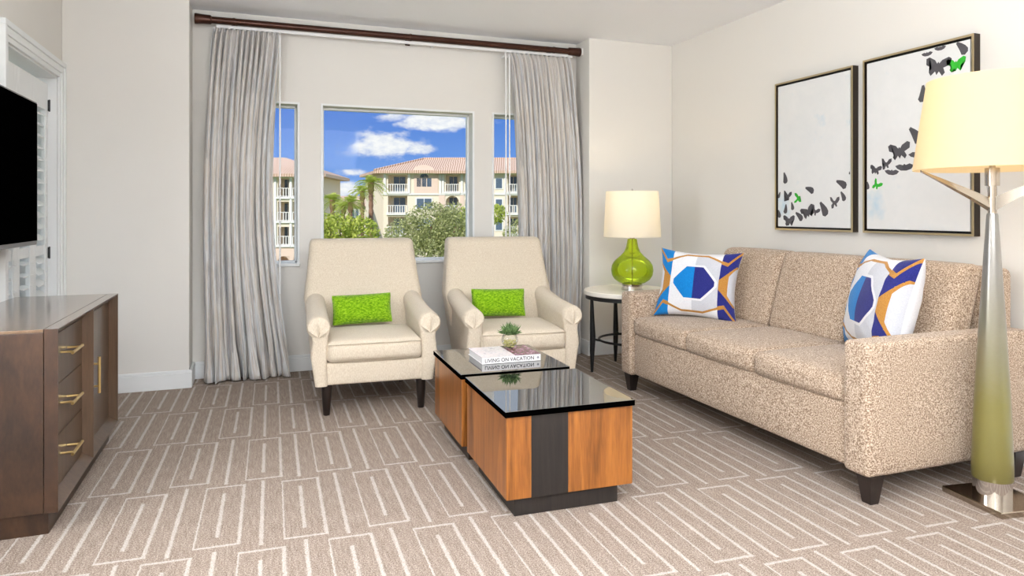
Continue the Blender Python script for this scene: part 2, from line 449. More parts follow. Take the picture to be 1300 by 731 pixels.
struct(finish('wall_left', bm, 'wall'))
# baseboards
def baseboard(name, x0, x1, y0, y1):
    bm = bmesh.new(); bxx(bm, x0, x1, y0, y1, 0, .105, .003)
    e = .008
    along_x = abs(x1-x0) > abs(y1-y0)
    if along_x: bxx(bm, x0, x1, y0+.006, y1, .105, .125, .003)
    else: bxx(bm, x0+.006*(x0 > 0), x1-.006*(x0 < 0), y0, y1, .105, .125, .003)
    struct(finish(name, bm, 'trim'))
baseboard('baseboard_back', -.435, 2.657, BY-.018, BY)
baseboard('baseboard_back_left', LX, -.417, PY-.018, PY)
bm = bmesh.new(); bxx(bm, -.435, -.417, PY, BY-.018, 0, .125, .003); struct(finish('trim_1', bm, 'trim'))
bm = bmesh.new(); bxx(bm, 2.639, 2.657, PY, BY-.018, 0, .125, .003); struct(finish('trim_2', bm, 'trim'))
baseboard('baseboard_back_right', 2.639, RX, PY-.018, PY)
baseboard('baseboard_right', RX-.018, RX, NY, PY-.018)
baseboard('baseboard_left', LX, LX+.018, NY, 4.115)
baseboard('baseboard_front', LX+.018, RX-.018, NY, NY+.018)
# back windows: thin white frame, sill and a pane each
for k, (a, b_) in enumerate(WINS):
    w = empty('window_%d' % (k+1), ((a+b_)/2, BY+.12, WZ0), kind='structure')
    ox, oy, oz = w.location
    bm = bmesh.new(); t = .016
    for s6 in ((a, a+t, WZ0, WZ1), (b_-t, b_, WZ0, WZ1), (a, b_, WZ0, WZ0+t), (a, b_, WZ1-t, WZ1)):
        bxx(bm, s6[0]-ox, s6[1]-ox, -.02, .03, s6[2]-oz, s6[3]-oz, .003)
    finish('frame', bm, 'trim', w)
    bm = bmesh.new(); bxx(bm, a-ox, b_-ox, .004, .008, 0, WZ1-oz); finish('pane', bm, 'pane', w)
    bm = bmesh.new(); bxx(bm, a-ox-.018, b_-ox+.018, -.135, -.022, -.022, .004, .004); finish('sill', bm, 'trim', w)
    bm = bmesh.new()     # slim white edging round the opening
    for s6 in ((a-.016, a, WZ0, WZ1+.016), (b_, b_+.016, WZ0, WZ1+.016), (a, b_, WZ1, WZ1+.016)):
        bxx(bm, s6[0]-ox, s6[1]-ox, -.127, -.118, s6[2]-oz, s6[3]-oz, .002)
    finish('casing', bm, 'trim', w)
# balcony door opening in the left wall with moulded casing
d = empty('door_1', (LX, (DOOR[0]+DOOR[1])/2, 0), kind='structure'); oy = d.location.y
bm = bmesh.new()
for (w0, w1, th) in ((0, .03, .014), (.03, .07, .022), (.07, .10, .030)):
    bxx(bm, 0, th, DOOR[1]+w0-oy, DOOR[1]+w1-oy-.001, 0, DOOR[3]+w0, .003)
    bxx(bm, 0, th, DOOR[0]-w1-oy, DOOR[0]-w0-oy, 0, DOOR[3]+w0, .003)
    bxx(bm, 0, th, DOOR[0]-w1-oy, DOOR[1]+w1-oy-.001, DOOR[3]+w0, DOOR[3]+w1, .003)
finish('casing', bm, 'trim', d)
bm = bmesh.new()
bxx(bm, -.25, 0, DOOR[1]-.012-oy, DOOR[1]-oy-.001, 0, DOOR[3]-.001); bxx(bm, -.25, 0, DOOR[0]+.001-oy, DOOR[0]+.012-oy, 0, DOOR[3]-.001)
bxx(bm, -.25, 0, DOOR[0]+.001-oy, DOOR[1]-oy-.001, DOOR[3]-.012, DOOR[3]-.001)
finish('jamb', bm, 'trim', d)
bm = bmesh.new()
y0, y1 = DOOR[0]+.014-oy, DOOR[1]-.014-oy
for s6 in ((y0, y0+.07, .02, 2.07), (y1-.07, y1, .02, 2.07), (y0, y1, .02, .2), (y0, y1, 1.99, 2.07)):
    bxx(bm, -.24, -.20, s6[0], s6[1], s6[2], s6[3], .003)
finish('door_frame', bm, 'trim', d)
bm = bmesh.new(); bxx(bm, -.223, -.217, y0+.07, y1-.07, .2, 1.99); finish('pane', bm, 'pane', d)
# second window of the left wall, nearer than the photograph reaches: the daylight on the room comes from it
w = empty('window_4', (LX-.2, (SIDEW[0]+SIDEW[1])/2, SIDEW[2]), kind='structure'); oy = w.location.y
bm = bmesh.new(); hw = (SIDEW[1]-SIDEW[0])/2; hz = SIDEW[3]-SIDEW[2]
for s6 in ((-hw, -hw+.04, 0, hz), (hw-.04, hw, 0, hz), (-hw, hw, 0, .04), (-hw, hw, hz-.04, hz)):
    bxx(bm, -.02, .02, s6[0], s6[1], s6[2], s6[3], .003)
finish('frame', bm, 'trim', w)
bm = bmesh.new(); bxx(bm, -.003, .003, -hw+.04, hw-.04, .04, hz-.04); finish('pane', bm, 'pane', w)
# unseen roof slab and end wall, added outside to keep the sun off the left wall
struct(box_obj('slab_sun_block', (LX-3.2, LX-.25, -3.3, 6.4, CZ+.02, CZ+.2), 'wall'))
struct(box_obj('wall_sun_block', (LX-3.2, LX-.25, -3.5, -3.3, -.1, CZ+.2), 'wall'))
struct(box_obj('floor_balcony', (LX-3.2, LX-.25, -3.5, 6.4, -.2, -.02), 'wall'))

# ------------------------------------------------------------------ shutters in the door opening
def shutter(y_hinge, width, ang, tilt, label, hinges):
    z0, z1 = .03, 2.035
    s = empty('plantation_shutter', (LX-.062, y_hinge, z0), ang, label, 'shutter', 'white louvred shutters over the balcony door')
    H_ = z1-z0; W = width; st = .05
    bm = bmesh.new()
    for (a, b_) in ((-st, 0), (-W, -W+st)): bxx(bm, -.014, .014, a, b_, 0, H_, .003)
    for (a, b_) in ((0, .09), (H_-.17, H_), (H_*.46, H_*.46+.06)): bxx(bm, -.014, .014, -W+st, -st, a, b_, .003)
    finish('frame', bm, 'trim', s)
    n = 25; rot = Matrix.Rotation(tilt, 4, 'Y')
    for i in range(n):
        z = .12+(H_-.32)*i/(n-1)
        if abs(z-(H_*.46+.03)) < .05: continue
        bm = bmesh.new(); bx(bm, (0, -W/2, z), (.062, W-2*st-.004, .009), .003, rot=rot)
        finish('louvre', bm, 'trim', s)
    bm = bmesh.new(); bxx(bm, .030, .038, -W/2-.005, -W/2+.005, .14, H_-.22, .002); finish('tilt_rod', bm, 'trim', s)
    if hinges:
        for z in (.28, .93, 1.87):
            bm = bmesh.new(); bxx(bm, .012, .020, -.006, .012, z-.035, z+.035, .002)
            tube(bm, [(.022, .004, z-.038), (.022, .004, z+.038)], .005, 8)
            finish('hinge', bm, 'black', s)
    return s
shutter(5.185, .305, 0, R(34), 'white shutter panel hinged at the right jamb, its louvres nearly closed', True)
shutter(4.878, .305, 0, R(6), 'white middle shutter panel with open louvres showing daylight under the television', False)
shutter(4.571, .305, 0, R(6), 'white shutter panel at the left jamb, mostly behind the television', False)

# ------------------------------------------------------------------ curtain rod and track
rod = empty('curtain_rod', (1.15, 5.44, 2.605), 0, 'dark bronze curtain rod with flared end caps above the windows', 'curtain rod')
bm = bmesh.new(); tube(bm, [(-1.54, 0, 0), (1.46, 0, 0)], .025, 20); finish('pole', bm, 'rod', rod, 'auto')
for s, x in ((-1, -1.45), (1, 1.375)):
    bm = bmesh.new()
    prof = [(.0, .0), (.037, 0), (.039, .006), (.035, .05), (.033, .105), (.027, .112), (.0, .112)]
    lathe(bm, prof, 24)
    bmesh.ops.rotate(bm, verts=bm.verts, cent=(0, 0, 0), matrix=Matrix.Rotation(s*-pi/2, 3, 'Y'))
    bmesh.ops.translate(bm, verts=bm.verts, vec=(x+s*.112, 0, 0))
    finish('finial', bm, 'rod', rod, 'auto')
for x in (-1.30, 0.0, 1.24):
    bm = bmesh.new(); bxx(bm, x-.012, x+.012, .018, .118, -.008, .012, .003); bxx(bm, x-.02, x+.02, .11, .12, -.04, .04, .003)
    tube(bm, [(x-.008, 0, 0), (x+.008, 0, 0)], .028, 20)
    finish('bracket', bm, 'rod', rod)
bm = bmesh.new(); bxx(bm, 1.489, 1.505, -.03, .03, -.03, .03, .004); finish('wall_socket', bm, 'white_plastic', rod)
tr = empty('curtain_track', (1.15, 5.455, 2.565), 0, 'slim white curtain track running under the bronze rod', 'curtain track')
bm = bmesh.new(); bxx(bm, -1.42, 1.42, -.010, .010, -.010, .012, .003); finish('rail', bm, 'white_plastic', tr)
for x in (-1.0, .2, 1.0):
    bm = bmesh.new(); bxx(bm, x-.01, x+.01, .008, .105, -.004, .012, .002); finish('bracket', bm, 'white_plastic', tr)

# ------------------------------------------------------------------ curtains
def curtain(x0t, x1t, x0b, x1b, nf, seed, label, wand, xm=None):
    rnd = random.Random(seed)
    c = empty('curtain', ((x0b+x1b)/2, 5.43, 0), 0, label, 'curtain', 'streaked grey floor-length curtains')
    ox = (x0b+x1b)/2
    NU, NV = nf*14, 60
    ph = [rnd.uniform(-1.7, 1.7) for _ in range(nf*2+2)]; am = [rnd.choice((.35, .7, 1.0, 1.45))*rnd.uniform(.8, 1.2) for _ in range(nf*2+2)]
    bm = bmesh.new(); uvl = bm.loops.layers.uv.new('uv'); grid = []
    top, bot = 2.545, .012
    for j in range(NV+1):
        t = j/NV; z = top+(bot-top)*t
        sp = t**.45
        x0 = x0t+(x0b-x0t)*min(1, sp); x1 = x1t+(x1b-x1t)*min(1, sp)
        if xm:   # the inner edge bows out mid-height
            x0 += xm[0]*sin(pi*min(1, t*1.0)); x1 += xm[1]*sin(pi*t)
        r_ = []
        for i in range(NU+1):
            u = i/NU; k = u*nf
            ki = int(k) % nf; fr = k-int(k)
            ampl = (am[ki]*(1-fr)+am[ki+1]*fr)
            w_ = sin(2*pi*k+ph[ki]*t*(1-fr)+ph[ki+1]*t*fr)
            w2 = sin(2*pi*k*2.0+ph[ki]*3)*.25*t
            flare = 1+.5*max(0, (t-.85)/.15)**2
            y = (.020+.030*min(1, t*2.2))*ampl*(w_+w2)*flare
            x = x0+(x1-x0)*u+.012*cos(2*pi*k)*ampl*min(1, t*3)+.010*sin(7*u+3*t+ph[0])*t
            zz = z
            if j > NV-6: x += .018*sin(9*k)*((j-NV+6)/6.); y -= .012*((j-NV+6)/6.)*abs(sin(5*k))
            r_.append(bm.verts.new((x-ox, y, zz)))
        grid.append(r_)
    for j in range(NV):
        for i in range(NU):
            f = bm.faces.new((grid[j][i], grid[j][i+1], grid[j+1][i+1], grid[j+1][i]))
            for l, (a, b_) in zip(f.loops, ((i, j), (i+1, j), (i+1, j+1), (i, j+1))): l[uvl].uv = (a/NU, b_/NV)
    o = finish('cloth', bm, 'curtain', c, True)
    so = o.modifiers.new('thickness', 'SOLIDIFY'); so.thickness = .0025; so.offset = 0
    for k in range(nf+1):
        x = x0t+(x1t-x0t)*k/nf-ox
        bm = bmesh.new(); bxx(bm, x-.007, x+.007, .012, .030, 2.527, 2.556, .002); finish('glider', bm, 'white_plastic', c)
    for wx, dx in wand:
        bm = bmesh.new(); tube(bm, [(wx-ox, -.075, 2.50), (wx+dx-ox, -.075, .62)], .006, 8); bxx(bm, wx-ox-.004, wx-ox+.004, -.075, .03, 2.50, 2.515, .001)
        finish('wand', bm, 'white_plastic', c)
    return c
curtain(-.285, .165, -.345, .225, 13, 3, 'grey streaked curtain hanging at the left end of the rod, puddling on the carpet', [(.165, .0)], (-.03, -.115))
curtain(1.955, 2.535, 2.07, 2.62, 14, 11, 'grey streaked curtain hanging at the right end of the rod behind the armchair', [(1.925, .0), (1.955, .005)], (.02, .04))

# ------------------------------------------------------------------ television
tv = empty('television', (-1.08, 3.62, 1.05), 0, 'black flat screen television on the left wall above the dresser', 'television')
bm = bmesh.new(); bxx(bm, -.02, .012, -.62, .62, 0, .74, .006); finish('bezel', bm, 'bezel', tv)
bm = bmesh.new(); bxx(bm, .012, .0145, -.610, .610, .022, .730); finish('screen', bm, 'screen', tv)
bm = bmesh.new(); bxx(bm, -.12, -.10, -.2, .2, .2, .5, .003); bxx(bm, -.11, -.018, -.06, .06, .28, .42, .003); finish('wall_mount', bm, 'black', tv)

# ------------------------------------------------------------------ dresser
DX0, DX1, DY0, DY1, DZ0, DZ1 = -1.17, -.70, 3.045, 4.255, .088, .78
dr = empty('dresser', ((DX0+DX1)/2, (DY0+DY1)/2, 0), 0, 'walnut dresser with brass bar handles beneath the television', 'dresser')
ox, oy = dr.location.x, dr.location.y
def dpart(name, b6, mat, parent=dr, bev=0):
    bm = bmesh.new(); bxx(bm, b6[0]-ox, b6[1]-ox, b6[2]-oy, b6[3]-oy, b6[4], b6[5], bev); return finish(name, bm, mat, parent)
FT = DX1-.045
dpart('plinth', (DX0+.02, DX1-.038, DY0+.03, DY1-.03, 0, DZ0), 'walnut')
dpart('body', (DX0, FT-.003, DY0+.001, DY1-.001, DZ0+.001, DZ1-.012), 'walnut', bev=.002)
dpart('top', (DX0, FT-.003, DY0, DY1, DZ1-.012, DZ1), 'walnut_top_lit', bev=.002)
bm = bmesh.new()     # front frame: knife edges, faces bevelled in towards the two bays
ym = 3.655; e = .004
def fq(pts):
    bm.faces.new([bm.verts.new((x-ox, y-oy, z)) for x, y, z in pts])
XF, XR = DX1, DX1-.04
def quad(y0, y1, z0, z1, x): fq([(x, y0, z0), (x, y1, z0), (x, y1, z1), (x, y0, z1)])
quad(DY0, DY1, DZ1-e, DZ1, XF); quad(DY0, DY1, DZ0, DZ0+e, XF)
quad(DY0, DY0+e, DZ0+e, DZ1-e, XF); quad(DY1-e, DY1, DZ0+e, DZ1-e, XF); quad(ym-e/2, ym+e/2, DZ0+e, DZ1-e, XF)
bays = []
for (a, b_) in ((DY0+e, ym-e/2), (ym+e/2, DY1-e)):
    o4 = [(XF, a, DZ0+e), (XF, b_, DZ0+e), (XF, b_, DZ1-e), (XF, a, DZ1-e)]
    iy, iz = .032, .036
    i4 = [(XR, a+iy, DZ0+e+iz), (XR, b_-iy, DZ0+e+iz), (XR, b_-iy, DZ1-e-iz), (XR, a+iy, DZ1-e-iz)]
    for k in range(4): fq([o4[k], o4[(k+1) % 4], i4[(k+1) % 4], i4[k]])
    bays.append((a+iy, b_-iy, DZ0+e+iz, DZ1-e-iz))
for pts in ([(FT, DY0, DZ0), (XF, DY0, DZ0), (XF, DY0, DZ1), (FT, DY0, DZ1)], [(FT, DY1, DZ0), (XF, DY1, DZ0), (XF, DY1, DZ1), (FT, DY1, DZ1)],
            [(FT, DY0, DZ1), (XF, DY0, DZ1), (XF, DY1, DZ1), (FT, DY1, DZ1)], [(FT, DY0, DZ0), (XF, DY0, DZ0), (XF, DY1, DZ0), (FT, DY1, DZ0)],
            [(FT, DY0, DZ0), (FT, DY1, DZ0), (FT, DY1, DZ1), (FT, DY0, DZ1)]): fq(pts)
bmesh.ops.remove_doubles(bm, verts=bm.verts, dist=.0002)
bm.normal_update()
for f in bm.faces:
    if abs(f.normal.y) > .95 or abs(f.normal.z) > .95: f.material_index = 2 if abs(f.normal.z) > .95 else 1
finish('front_frame', bm, ['walnut_face_lit', 'walnut', 'walnut_top_lit'], dr)
a, b_, z0, z1 = bays[0]; hh = (z1-z0)/3
def handle(parent, cy, cz, half, vertical):
    bm = bmesh.new(); x = XR+.048-ox
    if vertical:
        tube(bm, [(x, cy-oy, cz-half), (x, cy-oy, cz+half)], .0065, 12)
        for s in (-1, 1): tube(bm, [(XR-ox-.002, cy-oy, cz+s*half*.62), (x, cy-oy, cz+s*half*.62)], .005, 10)
    else:
        tube(bm, [(x, cy-oy-half, cz), (x, cy-oy+half, cz)], .0065, 12)
        for s in (-1, 1): tube(bm, [(XR-ox-.002, cy-oy+s*half*.62, cz), (x, cy-oy+s*half*.62, cz)], .005, 10)
    tag(finish('handle', bm, 'brass', parent, 'auto'), 'brass bar handle')
for k in range(3):
    d = dpart('drawer', (XR-.012, XR, a+.002, b_-.002, z0+k*hh+.003, z0+(k+1)*hh-.003), 'walnut_face_lit', bev=.0015)
    handle(d, (a+b_)/2-.04, z0+(k+.58)*hh, .085, False)
a, b_, z0, z1 = bays[1]
d = dpart('door', (XR-.012, XR, a+.002, b_-.002, z0+.002, z1-.002), 'walnut_face_lit', bev=.0015)
handle(d, a+.045, (z0+z1)/2+.02, .085, True)

# ------------------------------------------------------------------ armchairs
def make_armchair():
    t = empty('armchair', (0, 0, 0))
    def arm_sec(y, zc, r, ins=0, s=1, zb=.185):
        xc = .332
        p = [(.282+ins, zb), (.284+ins, .34), (.276+ins, zc-.05)]
        for k in range(13):
            a_ = R(180-k*(235/12)); p.append((xc+r*cos(a_), zc+r*sin(a_)))
        xo = xc+r*cos(R(-55)); zo = zc+r*sin(R(-55))
        p += [(xo-.004-ins*.5, zo-.035), (.378-ins*.6, .36), (.352-ins, zb)]
        return [(s*x, y, z) for x, z in p]
    for s in (-1, 1):
        bm = bmesh.new(); secs = []
        secs.append(arm_sec(-.385, .533, .045, .02, s)); secs.append(arm_sec(-.400, .533, .058, .008, s)) if False else None
        ys = [(-.400, .533, .050, .020), (-.396, .533, .062, .008), (-.385, .533, .069, 0)]
        N = 16
        for k in range(1, N+1):
            u = k/N; y = -.385+.70*u
            z = .533+.030*u+.065*max(0, u-.35)**1.5
            ys.append((y, z, .069-.006*u, 0))
        bm.free(); bm = bmesh.new()
        loft(bm, [arm_sec(y, z, r, i_, s) for y, z, r, i_ in ys])
        o = finish('arm', bm, 'cream', t, 'auto')
        # gathered pleats fanning over the front of the roll
        bm = bmesh.new(); xc = s*.332; n = 36; rows = []
        for k in range(n+1):
            a_ = R(-75+330*k/n) if False else R(-60+300*k/n)
            ridge = .011*(1-abs(cos(3*pi*k/n*1.0))**.6)
            ex = xc+.060*cos(a_)*1; ez = .533+.060*sin(a_)
            bx_, bz_ = xc, .533-.058
            row_ = []
            for q_ in (0, .25, .5, .75, 1):
                x = bx_+(ex-bx_)*q_; z = bz_+(ez-bz_)*q_
                row_.append((x, -.4005-ridge*sin(pi*(.1+.85*q_))-.004*sin(pi*q_), z))
            rows.append(row_)
        loft(bm, rows, closed=False)
        finish('gathered_pleats', bm, 'cream', o, 'auto')
    # back: a tall slab that narrows upwards and reclines
    bm = bmesh.new(); secs = []
    def back_sec(z, w, yf, yb, ins=0):
        cx, r = w/2, .045; out = []
        yf += ins; yb -= ins; cx -= ins*.6
        for (sx, sy, a0) in ((1, -1, -90), (1, 1, 0), (-1, 1, 90), (-1, -1, 180)):
            for k in range(5):
                a_ = R(a0+90*k/4)
                out.append((sx*(cx-r)+r*cos(a_), (yf+r if sy < 0 else yb-r)+r*sin(a_), z))
        # points along the gently hollowed front
        return out
    def bw(z):
        if z < .40: return .70+.06*(z-.185)/.215
        if z < .64: return .76+.06*(z-.40)/.24
        return .82-.087*((z-.64)/.38)**.7
    zz = [.185, .25, .32, .40, .48, .56, .62, .68, .74, .80, .86, .92, .97, .995]
    for z in zz:
        yf = .13+.33*((z-.18)/.84); yb = .40+.245*((z-.18)/.84)
        secs.append(back_sec(z, bw(z), yf, yb))
    for z, i_ in ((1.012, .008), (1.022, .022), (1.026, .045)):
        yf = .13+.33*((z-.18)/.84); yb = .40+.245*((z-.18)/.84)
        secs.append(back_sec(z, bw(z), yf, yb, i_))
    loft(bm, secs); finish('backrest', bm, 'cream', t, 'auto')
    # apron and underframe
    bm = bmesh.new(); rbox(bm, (0, -.04, .252), (.585, .68, .134), .015, (0, .003, 0), m=3); finish('seat_base', bm, 'cream', t, 'auto')
    bm = bmesh.new()
    rbox(bm, (0, -.125, .384), (.572, .565, .128), .035, (.008, .018, .022), m=8); finish('seat_cushion', bm, 'cream', t, True)
    bm = bmesh.new()   # welt of the cushion
    for z in (.432,):
        tube(bm, [(-.278, -.412, z), (-.13, -.423, z+.002), (0, -.4255, z+.003), (.13, -.423, z+.002), (.278, -.412, z)], .0035, 6)
    finish('piping', bm, 'cream', t, True)
    for s in (-1, 1):
        bm = bmesh.new(); lathe(bm, [(.0, .19), (.031, .19), (.029, .12), (.020, .004), (.018, 0), (0, 0)], 20, (s*.285, -.335, 0)); finish('leg', bm, 'leg', t, 'auto')
        bm = bmesh.new(); tube(bm, [(s*.26, .36, .19), (s*.265, .385, 0)], [.024, .016], 12); finish('leg', bm, 'leg', t, 'auto')
    return t

def copy_tree(o, parent=None):
    c = o.copy(); COL.objects.link(c); c.parent = parent
    for ch in o.children: copy_tree(ch, c)
    return c
ch1 = make_armchair(); ch1.location = (.70, 4.615, 0); ch1.rotation_euler.z = R(-3)
tag(ch1, 'cream linen armchair at left, beside the left curtain', 'armchair', 'cream rolled-arm armchairs by the window')
ch2 = copy_tree(ch1); ch2.location = (1.675, 4.585, 0); ch2.rotation_euler.z = R(-6)
ch2['label'] = 'cream linen armchair at right, behind the coffee table with the book'

# ------------------------------------------------------------------ pillows
def pillow_shape(a, b_, T, pin, seed=0):
    rnd = random.Random(seed); k1, k2 = rnd.uniform(0, 6), rnd.uniform(0, 6)
    def f(u, v, side):
        x = a*u*(1-pin*(1-v*v)*u*u); z = b_*v*(1-pin*(1-u*u)*v*v)
        th = T*(max(0, 1-u*u)*max(0, 1-v*v))**.42
        th += .004*sin(5*u+k1)*sin(6*v+k2)*(1-u*u)*(1-v*v)
        # tension folds running to the corners
        th += .004*sin(16*(abs(u)-abs(v)))*abs(u*v)*(1-u*u)*(1-v*v)*4
        return (x, -side*th, z+b_)
    return f

def pillow(name, a, b_, T, pin, mats, classify, cuts, N=30, seed=0):
    f = pillow_shape(a, b_, T, pin, seed); bm = bmesh.new()
    ts = [sin(pi/2*(2*i/N-1)) for i in range(N+1)]
    g = [[bm.verts.new((u, v, 0)) for u in ts] for v in ts]
    for j in range(N):
        for i in range(N): bm.faces.new((g[j][i], g[j][i+1], g[j+1][i+1], g[j+1][i]))
    for (p, q_) in cuts:
        d = Vector((q_[0]-p[0], q_[1]-p[1], 0)); n_ = Vector((-d.y, d.x, 0)).normalized()
        bmesh.ops.bisect_plane(bm, geom=bm.verts[:]+bm.edges[:]+bm.faces[:], plane_co=(p[0], p[1], 0), plane_no=n_, dist=1e-5)
    bmesh.ops.remove_doubles(bm, verts=bm.verts, dist=1e-5)
    for fc in bm.faces:
        c = fc.calc_center_median(); fc.material_index = classify(c.x, c.y)
    dup = bmesh.ops.duplicate(bm, geom=bm.verts[:]+bm.edges[:]+bm.faces[:])
    back = {v_ for v_ in dup['geom'] if isinstance(v_, bmesh.types.BMVert)}
    for fc in dup['geom']:
        if isinstance(fc, bmesh.types.BMFace): fc.material_index = 0
    for v_ in bm.verts: v_.co = Vector(f(v_.co.x, v_.co.y, -1 if v_ in back else 1))
    bmesh.ops.remove_doubles(bm, verts=bm.verts, dist=1e-4)
    return finish(name, bm, mats, None, True)

OCT = [(-.5, .06), (-.2, .45), (.2, .45), (.5, .06), (.5, -.06), (.2, -.45), (-.2, -.45), (-.5, -.06)]
def in_oct(u, v, g=1.0):
    u, v = abs(u)/g, abs(v)/g
    return u < .5 and v < .45 and (u-.5)*(.39)+(v-.06)*.30 < 0
def gold_line(s):   # height of the upper edge line over |u|
    P_ = [(0, .86), (.25, .86), (.6, .66), (.76, .60), (1.0, .97)]
    for (a, b_), (c, d) in zip(P_[:-1], P_[1:]):
        if a <= s <= c: return b_+(d-b_)*(s-a)/(c-a)
    return 1
def classify(u, v):
    s, w_ = abs(u), abs(v)
    gl = gold_line(s)
    if s < .6:
        if in_oct(u, v): return 2 if u < 0 else 3
        if gl-.035 < w_ < gl+.035: return 4
        if in_oct(u, v, 1.13) or w_ > gl: return 0
        return 0 if u < 0 else 1
    if s > .84 and w_ < .26+(s-.84)*1.6: return 0 if u < 0 else 1
    if w_ < .13+(s-.6)*1.05+(.02 if s > .84 else 0): return 4
    if gl-.06 < w_ < gl+.05: return 4
    return 2 if u < 0 else 3
cuts = [((0, -1), (0, 1))]
for su in (-1, 1):
    cuts += [((su*.6, -1), (su*.6, 1)), ((su*.5, -1), (su*.5, 1)), ((su*.84, -1), (su*.84, 1)), ((su*.565, -1), (su*.565, 1))]
    for sv in (-1, 1):
        cuts += [((su*.5, sv*.06), (su*.2, sv*.45)), ((su*.565, sv*.068), (su*.226, sv*.508)), ((su*.84, sv*.26), (su*1., sv*.516)),
                 ((su*.6, sv*.13), (su*.84, sv*.382))]
        for g_ in (-.06, .05): cuts += [((su*.76, sv*(.60+g_)), (su*1., sv*(.97+g_))), ((su*.6, sv*(.66+g_)), (su*.76, sv*(.6+g_)))]
        for g_ in (-.035, .035): cuts += [((su*.25, sv*(.86+g_)), (su*.6, sv*(.66+g_)))]
for sv in (-1, 1):
    cuts += [((-1, sv*.45), (1, sv*.45)), ((-1, sv*.508), (1, sv*.508)), ((-1, sv*.825), (1, sv*.825)), ((-1, sv*.895), (1, sv*.895))]
pm = ['p_white', 'p_grey', 'p_blue', 'p_navy', 'p_gold']
pl1 = pillow('throw_pillow', .28, .236, .10, .13, pm, classify, cuts, seed=1)
tag(pl1, 'blue, white and gold geometric pillow leaning on the far sofa arm by the green lamp', 'pillow', 'geometric throw pillows on the sofa')
def place(o, loc, fwd, lean, roll=0):
    """front (-y) of the object faces the direction fwd, then leans back"""
    rz = math.atan2(fwd[0], -fwd[1])
    o.matrix_world = Matrix.Translation(loc) @ Matrix.Rotation(rz, 4, 'Z') @ Matrix.Rotation(-lean, 4, 'X') @ Matrix.Rotation(roll, 4, 'Y')
place(pl1, (2.700, 3.865, .508), (-.79, -.61), R(15), R(2))
pl2 = pillow('throw_pillow', .305, .262, .115, .13, pm, classify, cuts, seed=2)
pl2['category'] = 'pillow'; pl2['group'] = pl1['group']
pl2['label'] = 'blue, white and gold geometric pillow propped inside the near sofa arm beside the floor lamp'
place(pl2, (2.880, 2.645, .505), (-.90, .44), R(14), R(1))

def green_pillow(seed):
    o = pillow('lumbar_pillow', .192, .095, .068, .035, ['green'], lambda u, v: 0, [], 24, seed)
    f = pillow_shape(.192, .095, .068, .035, seed)
    pts = []
    for (a, b_) in (((-1, -1), (1, -1)), ((1, -1), (1, 1)), ((1, 1), (-1, 1)), ((-1, 1), (-1, -1))):
        for k in range(12):
            u = a[0]+(b_[0]-a[0])*k/12; v = a[1]+(b_[1]-a[1])*k/12; pts.append(f(u, v, 1))
    bm = bmesh.new(); pts.append(pts[0]); tube(bm, pts, .005, 6, cap=False); finish('piping', bm, 'green', o, True)
    return o
g1 = green_pillow(4)
tag(g1, 'lime green lumbar pillow on the left armchair', 'pillow', 'lime green lumbar pillows on the armchairs')
place(g1, (.672, 4.70, .478), (-.05, -1), R(17), R(-1.5))
g2 = copy_tree(g1); g2['label'] = 'lime green lumbar pillow on the right armchair'
place(g2, (1.632, 4.69, .478), (-.14, -.99), R(17), R(1))

# ------------------------------------------------------------------ coffee tables
def make_coffee_table():
    t = empty('coffee_table', (0, 0, 0))
    w, d_ = .56, .60
    bm = bmesh.new(); bxx(bm, -w/2+.04, w/2-.06, -d_/2+.02, d_/2-.06, 0, .075, .002); finish('plinth', bm, 'ebony', t)
    bm = bmesh.new(); bxx(bm, -w/2, w/2, -d_/2, d_/2, .075, .405, .002); finish('body', bm, 'cherry', t)
    bm = bmesh.new(); bxx(bm, -w/2+.105, -w/2+.265, -d_/2-.0025, -d_/2+.004, .075, .404, .001)
    tag(finish('center_panel', bm, 'ebony', t), 'black stained vertical panel')
    bm = bmesh.new(); bxx(bm, -w/2-.008, w/2+.008, -d_/2-.010, d_/2+.010, .4052, .43, .003); bm.normal_update()
    for f in bm.faces:
        if f.normal.z < .5: f.material_index = 1
    finish('glass_top', bm, ['glass_top', 'screen'], t)
    return t
t1 = make_coffee_table(); t1.location = (1.218, 2.875, 0); t1.rotation_euler.z = R(-1.5)
tag(t1, 'square wooden coffee table with black glass top, the front one with the bare top', 'coffee table', 'pair of square coffee tables')
t2 = copy_tree(t1); t2.location = (1.228, 3.545, 0); t2.rotation_euler.z = R(-1.5)
t2['label'] = 'square wooden coffee table with black glass top carrying the book, behind the front one'

# ------------------------------------------------------------------ book and plant
bk = empty('book', (1.262, 3.545, .4305), R(-1.5), 'white hardcover book with pink and purple cover on the rear coffee table', 'book')
W, D, Hh = .325, .27, .036
bm = bmesh.new(); bxx(bm, -W/2+.004, W/2-.004, -D/2+.004, D/2-.006, .003, Hh-.003); finish('pages', bm, 'paper', bk)
bm = bmesh.new(); bxx(bm, -W/2, W/2, -D/2, D/2, 0, .003, .001); bxx(bm, -W/2, W/2, -D/2, -D/2+.003, .0, Hh, .001); finish('cover', bm, 'paper', bk)
bm = bmesh.new(); bxx(bm, -W/2, W/2, -D/2, D/2, Hh-.003, Hh, .001); finish('front_cover', bm, 'cover', bk)
cu = bpy.data.curves.new('title', 'FONT'); cu.body = 'LIVING ON VACATION'; cu.size = .0265; cu.extrude = .0002; cu.align_x = 'LEFT'; cu.align_y = 'CENTER'
cu.space_character = 1.02; cu.offset = .0003; cu.materials.append(M['ink'])
to = bpy.data.objects.new('title', cu); COL.objects.link(to); to.parent = bk; to.location = (-W/2+.014, -D/2-.0004, Hh/2-.001); to.rotation_euler = (R(90), 0, 0)
bpy.context.view_layer.update()
